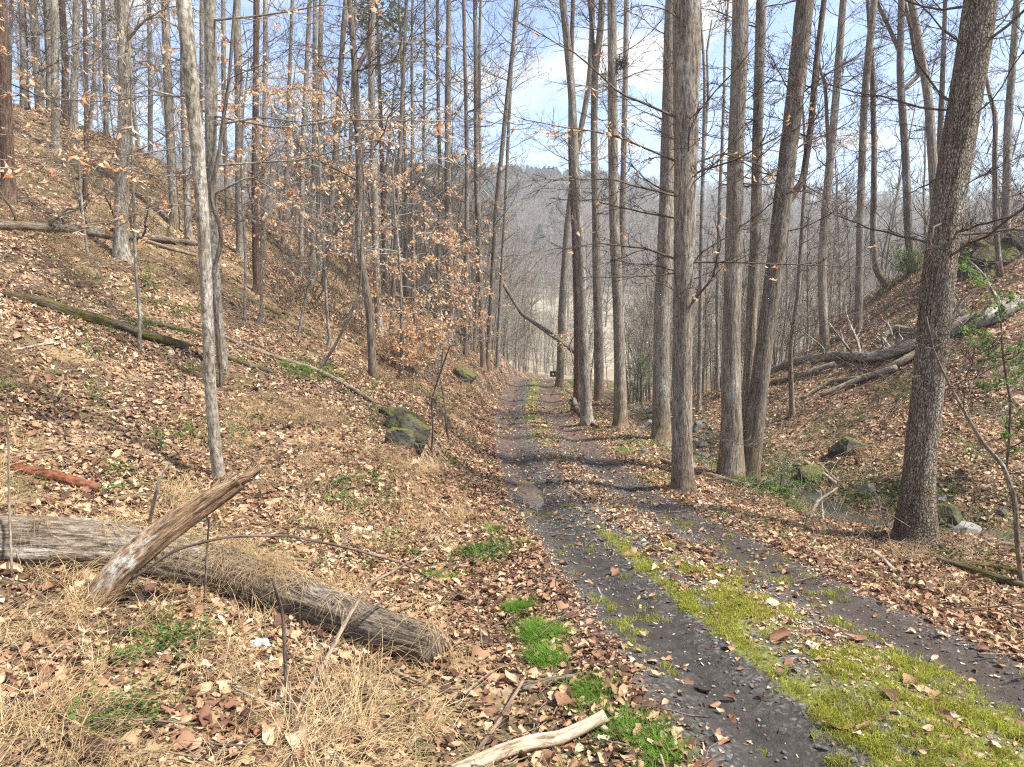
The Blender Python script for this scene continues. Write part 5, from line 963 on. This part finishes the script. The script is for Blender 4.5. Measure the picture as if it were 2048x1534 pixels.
def broken_branch():
    r = np.random.default_rng(3); Y0 = 4.75
    W = np.array([pix(190, 1200, 4.6), pix(250, 1130, 4.65), pix(340, 1056, 4.75), pix(430, 994, 4.85), pix(480, 962, 4.9)]); rr = np.array([29, 26, 24, 21, 14]) * pxsize(Y0)
    W[0] = np.array([W[0][0], W[0][1], h1(W[0][0], W[0][1]) - .02]); S = spline(np.concatenate([W, rr[:, None]], 1), 44); o0 = S[0, :3].copy()
    cr = lambda th, ln: 1 + .16 * np.sin(3 * th + 1.2 * np.sin(3 * ln)) + .10 * np.sin(7 * th + 3 * ln) + .07 * np.sin(13 * th + 9 * ln) - .35 * np.exp(-((np.mod(th - 2.3 - .4 * ln, 6.283) - .6) / .16) ** 2) - .3 * np.exp(-((np.mod(th - 4.4 - .25 * ln, 6.283) - .6) / .13) ** 2)
    mb = MB(); mb.tube(S[:, :3], S[:, 3], 40, True, cr)
    e = empty('broken_branch', tuple(o0), label='splintered weathered branch leaning up across the thick log', category='branch')
    obj('branch_body', mb.mesh('branch_body', origin=o0), M['wood_dead'], e)
    for a, b, w in (((470, 966), (527, 932), 13), ((462, 984), (520, 944), 7), ((446, 972), (474, 940), 8), ((238, 1132), (214, 1166), 9), ((425, 978), (452, 948), 8), ((470, 975), (515, 928), 6), ((330, 1042), (352, 1016), 7), ((380, 1045), (425, 1018), 8), ((300, 1098), (338, 1076), 8), ((452, 986), (505, 958), 8)):
        p = pix(*a, 4.88); q = pix(*b, 4.93); t = np.linspace(0, 1, 8)[:, None]; P = p + (q - p) * t + r.normal(0, .006, (8, 3)); m2 = MB(); m2.tube(P, np.linspace(w, w * .35, 8) * pxsize(Y0) / 2 * 1.6, 9, True, cr); obj('splinter', m2.mesh('splinter', origin=o0), M['wood_dead'], e)
broken_branch()

def rock(name, label, px, py, size, seed, Y=None, sink=.3, group=None, flat=.75):
    r = np.random.default_rng(seed); g = ground(px, py) if Y is None else pix(px, py, Y)
    if Y is not None: g[2] = h1(g[0], g[1])
    nu, nv = 40, 24; th = np.linspace(0, 2 * math.pi, nu, endpoint=False); ph = np.linspace(.05, math.pi - .05, nv); T_, Ph = np.meshgrid(th, ph)
    D = np.stack([np.sin(Ph) * np.cos(T_), np.sin(Ph) * np.sin(T_), np.cos(Ph)], -1); k = r.normal(0, 1, (9, 3)); k /= np.linalg.norm(k, axis=1, keepdims=True); off = r.uniform(.55, .95, 9)
    dd = D @ k.T; rad = np.min(np.where(dd > .05, off / np.maximum(dd, .05), 9), -1); rad = np.minimum(rad, 1.15) * (1 + .012 * r.normal(0, 1, T_.shape)); rad = rad * (1 + .035 * fbm(T_ * 2.2 + seed, Ph * 4.0, 3))
    V = D * rad[..., None] * size * np.array([1, .9, flat]); V[..., 2] += size * flat * (1 - sink * 2)
    i = np.arange(nv - 1)[:, None] * nu + np.arange(nu)[None]; j = np.arange(nv - 1)[:, None] * nu + (np.arange(nu)[None] + 1) % nu; Q = np.stack([i, i + nu, j + nu, j], -1).reshape(-1, 4)
    V = V.reshape(-1, 3); n0 = len(V); V = np.concatenate([V, [V[:nu].mean(0)]]); cap = np.array([[a, (a + 1) % nu, (a + 2) % nu, n0] for a in range(0, nu, 2)]); Q = np.concatenate([Q, cap])
    o = obj(name, mesh_np(name, V, Q, smooth=False), M['rock'], label=label, category='rock', **({'group': group} if group else {})); o.location = tuple(g); return o
rock('boulder', 'dark mossy boulder jutting from the bank, the largest of the outcrop', 828, 893, .27, 1, sink=.2, flat=1.2)
rock('boulder', 'upper mossy boulder of the bank outcrop', 806, 858, .27, 2, sink=.3, flat=.9)
rock('boulder', 'mossy boulder at the rear of the bank outcrop', 784, 836, .25, 3, sink=.4)
rock('boulder', 'low front stone at the foot of the bank outcrop', 800, 893, .2, 4, sink=.2, flat=1.0)
rock('boulder', 'grey rock ledge high at the right picture edge', 1985, 500, .6, 5, Y=20.5, sink=.35)
rock('boulder', 'flat grey rock on the right bank crest', 1945, 515, .7, 6, Y=21, sink=.3)
rock('boulder', 'rock at the right picture corner above the shrub', 2040, 470, .55, 7, Y=20.5, sink=.35)
rock('boulder', 'mossy rock overhanging the creek bank', 1700, 905, .4, 8, sink=.35)
rock('boulder', 'small dark rock by the pale poles in the creek', 1625, 955, .25, 9, sink=.3)
rock('boulder', 'mossy stone in the creek behind the huge rough tree', 1890, 1045, .3, 10, sink=.4)
rock('boulder', 'dark earthy mound under the dense beech on the bank', 930, 705, .55, 11, Y=27, sink=.3)

def black_box():
    g = ground(1106, 752); g = g if g[1] < 60 else pix(1106, 752, 42); s = .36 * g[1] / 44; e = empty('marker_box', tuple(g), label='small black box with a white mark at the far bend of the road', category='box')
    def bx(n, x0, x1, y0, y1, z0, z1, m):
        V = np.array([(x, y, z) for z in (z0, z1) for x, y in ((x0, y0), (x1, y0), (x1, y1), (x0, y1))]); Q = [(0, 3, 2, 1), (4, 5, 6, 7), (0, 1, 5, 4), (1, 2, 6, 5), (2, 3, 7, 6), (3, 0, 4, 7)]; return _obj0(n, mesh_np(n, V, np.array(Q), smooth=False), m, e)
    bk = plain('black_plastic', (.012, .012, .013), .5); wh = plain('white_paint', (.75, .75, .72), .6)
    bx('body', -.5 * s, .5 * s, 0, .7 * s, -.05, .72 * s, bk); bx('lid', -.54 * s, .54 * s, -.04 * s, .74 * s, .72 * s, .8 * s, bk)
    mb = MB()
    for a, b in (((-.14, .12), (.0, .48)), ((.0, .48), (.14, .12)), ((-.09, .25), (.09, .25))): mb.tube(np.array([(a[0] * s, -.012, a[1] * s), (b[0] * s, -.012, b[1] * s)]), [.035 * s] * 2, 5, True)
    _obj0('mark', mb.mesh('mark'), wh, e)
black_box()
def wrapper():
    r = np.random.default_rng(8); g = ground(520, 1298); n = 13; u = np.linspace(-1, 1, n); X, Yy = np.meshgrid(u, u); Z = .5 * np.abs(fbm(X * 2.2 + 3, Yy * 2.2, 3)) + .35 * np.clip(1 - X ** 2 - Yy ** 2, 0, 1); V = np.stack([X * .062 * (1 - .2 * Yy), Yy * .05, Z * .10], -1).reshape(-1, 3)
    i = np.arange(n - 1)[:, None] * n + np.arange(n - 1)[None]; Q = np.stack([i, i + 1, i + n + 1, i + n], -1).reshape(-1, 4)
    e = empty('plastic_wrapper', (g[0], g[1], g[2] + .03), label='crumpled clear and blue plastic wrapper lying in the leaves', category='litter'); e.rotation_euler = (.3, .1, .5)
    m, nt, N, L, bs = newmat('clear_film'); bs.inputs['Base Color'].default_value = (.75, .76, .8, 1); bs.inputs['Roughness'].default_value = .2; bs.inputs['Alpha'].default_value = .75
    _obj0('film', mesh_np('film', V, Q), m, e); V2 = V * .45 + np.array([-.05, -.01, .012]); _obj0('printed_end', mesh_np('printed_end', V2, Q), plain('blue_print', (.35, .48, .68), .35), e)
wrapper()
def nest():
    r = np.random.default_rng(4); p = pix(1241, 126, 19.2); mb = MB()
    for k in range(130):
        a = r.normal(0, .09, 3); d = r.normal(0, 1, 3); d /= np.linalg.norm(d); mb.tube(np.stack([a - d * .12, a, a + d * .12 + r.normal(0, .02, 3)]), [.006, .006, .004], 3)
    o = _obj0('nest', mb.mesh('nest'), M['twig_dark'], label='dark twig nest lodged between two trunks', category='nest'); o.location = tuple(p)
nest()
# brush of dead twigs around the creek and under the fallen tree
def brush(name, label, spots, seed, n):
    r = np.random.default_rng(seed); mb = MB()
    for px, py, rad in spots:
        c = ground(px, py)
        for k in range(n):
            x, y = c[0] + r.normal(0, rad), c[1] + r.normal(0, rad * .8); a = r.uniform(0, 6.28); e = abs(r.normal(0, .35)); L_ = r.uniform(.3, 1.4) * (.4 + c[1] / 25); limb(mb, (x, y, h1(x, y)), (math.cos(a) * math.cos(e), math.sin(a) * math.cos(e), math.sin(e)), L_, .004 + .004 * r.random(), r, 1, -.2, None, 3, 0, 0)
    _obj0(name, mb.mesh(name), M['twig_tan'], kind='stuff', label=label, category='brush')
brush('dead_brush', 'tangled dead twigs along the creek bank', [(1620,1030,.4),(1700,1060,.4),(1760,1080,.4),(1500,1000,.4),(1850,1110,.4),(1650,720,.8),(1750,740,.8),(1560,860,.8),(1680,900,.6),(1950,1100,.4)], 9, 26)
def hill_brush():
    r = np.random.default_rng(12); mb = MB()
    for k in range(240):
        px = r.uniform(540, 1000); py = 560 + (px - 540) * .36 + r.normal(0, 30); g = ground(px, py)
        if abs(road_d(g[0], g[1])) < 1.8 or g[1] > 60: continue
        a = r.uniform(0, 6.28); e = r.uniform(.7, 1.5); limb(mb, g, (math.cos(a) * math.cos(e), math.sin(a) * math.cos(e), math.sin(e)), r.uniform(.8, 3.2), .008, r, 2, .3, None, 5, 2, 0)
    for k in range(200):
        px = r.uniform(1380, 2040); py = 720 - (px - 1500) * .42 + r.normal(0, 30); g = ground(px, min(max(py, 470), 760))
        if g[1] > 60: continue
        a = r.uniform(0, 6.28); e = r.uniform(.6, 1.5); limb(mb, g, (math.cos(a) * math.cos(e), math.sin(a) * math.cos(e), math.sin(e)), r.uniform(.8, 3.0), .007, r, 2, .3, None, 5, 2, 0)
    _obj0('undergrowth', mb.mesh('undergrowth'), M['twig_dark'], kind='stuff', label='fine leafless undergrowth on both slopes', category='undergrowth')
hill_brush()

# ------------------------------------------------------------------ haze
def haze():
    x0, x1, y0, y1, z0, z1 = -425, 465, -65, 525, float(GZ.min()) - 2, float(GZ.max()) + 20
    V = np.array([(x, y, z) for z in (z0, z1) for x, y in ((x0, y0), (x1, y0), (x1, y1), (x0, y1))]); Q = [(0, 3, 2, 1), (4, 5, 6, 7), (0, 1, 5, 4), (1, 2, 6, 5), (2, 3, 7, 6), (3, 0, 4, 7)]
    m = bpy.data.materials.new('haze'); m.use_nodes = True; nt = m.node_tree; nt.nodes.clear(); o = nt.nodes.new('ShaderNodeOutputMaterial'); v = nt.nodes.new('ShaderNodeVolumePrincipled')
    v.inputs['Color'].default_value = (.93, .93, .93, 1); v.inputs['Density'].default_value = .0011; v.inputs['Anisotropy'].default_value = .2; nt.links.new(v.outputs[0], o.inputs['Volume'])
    _obj0('haze', mesh_np('haze', V, np.array(Q), smooth=False), m, kind='stuff', label='pale haze filling the valley air', category='haze')
haze()
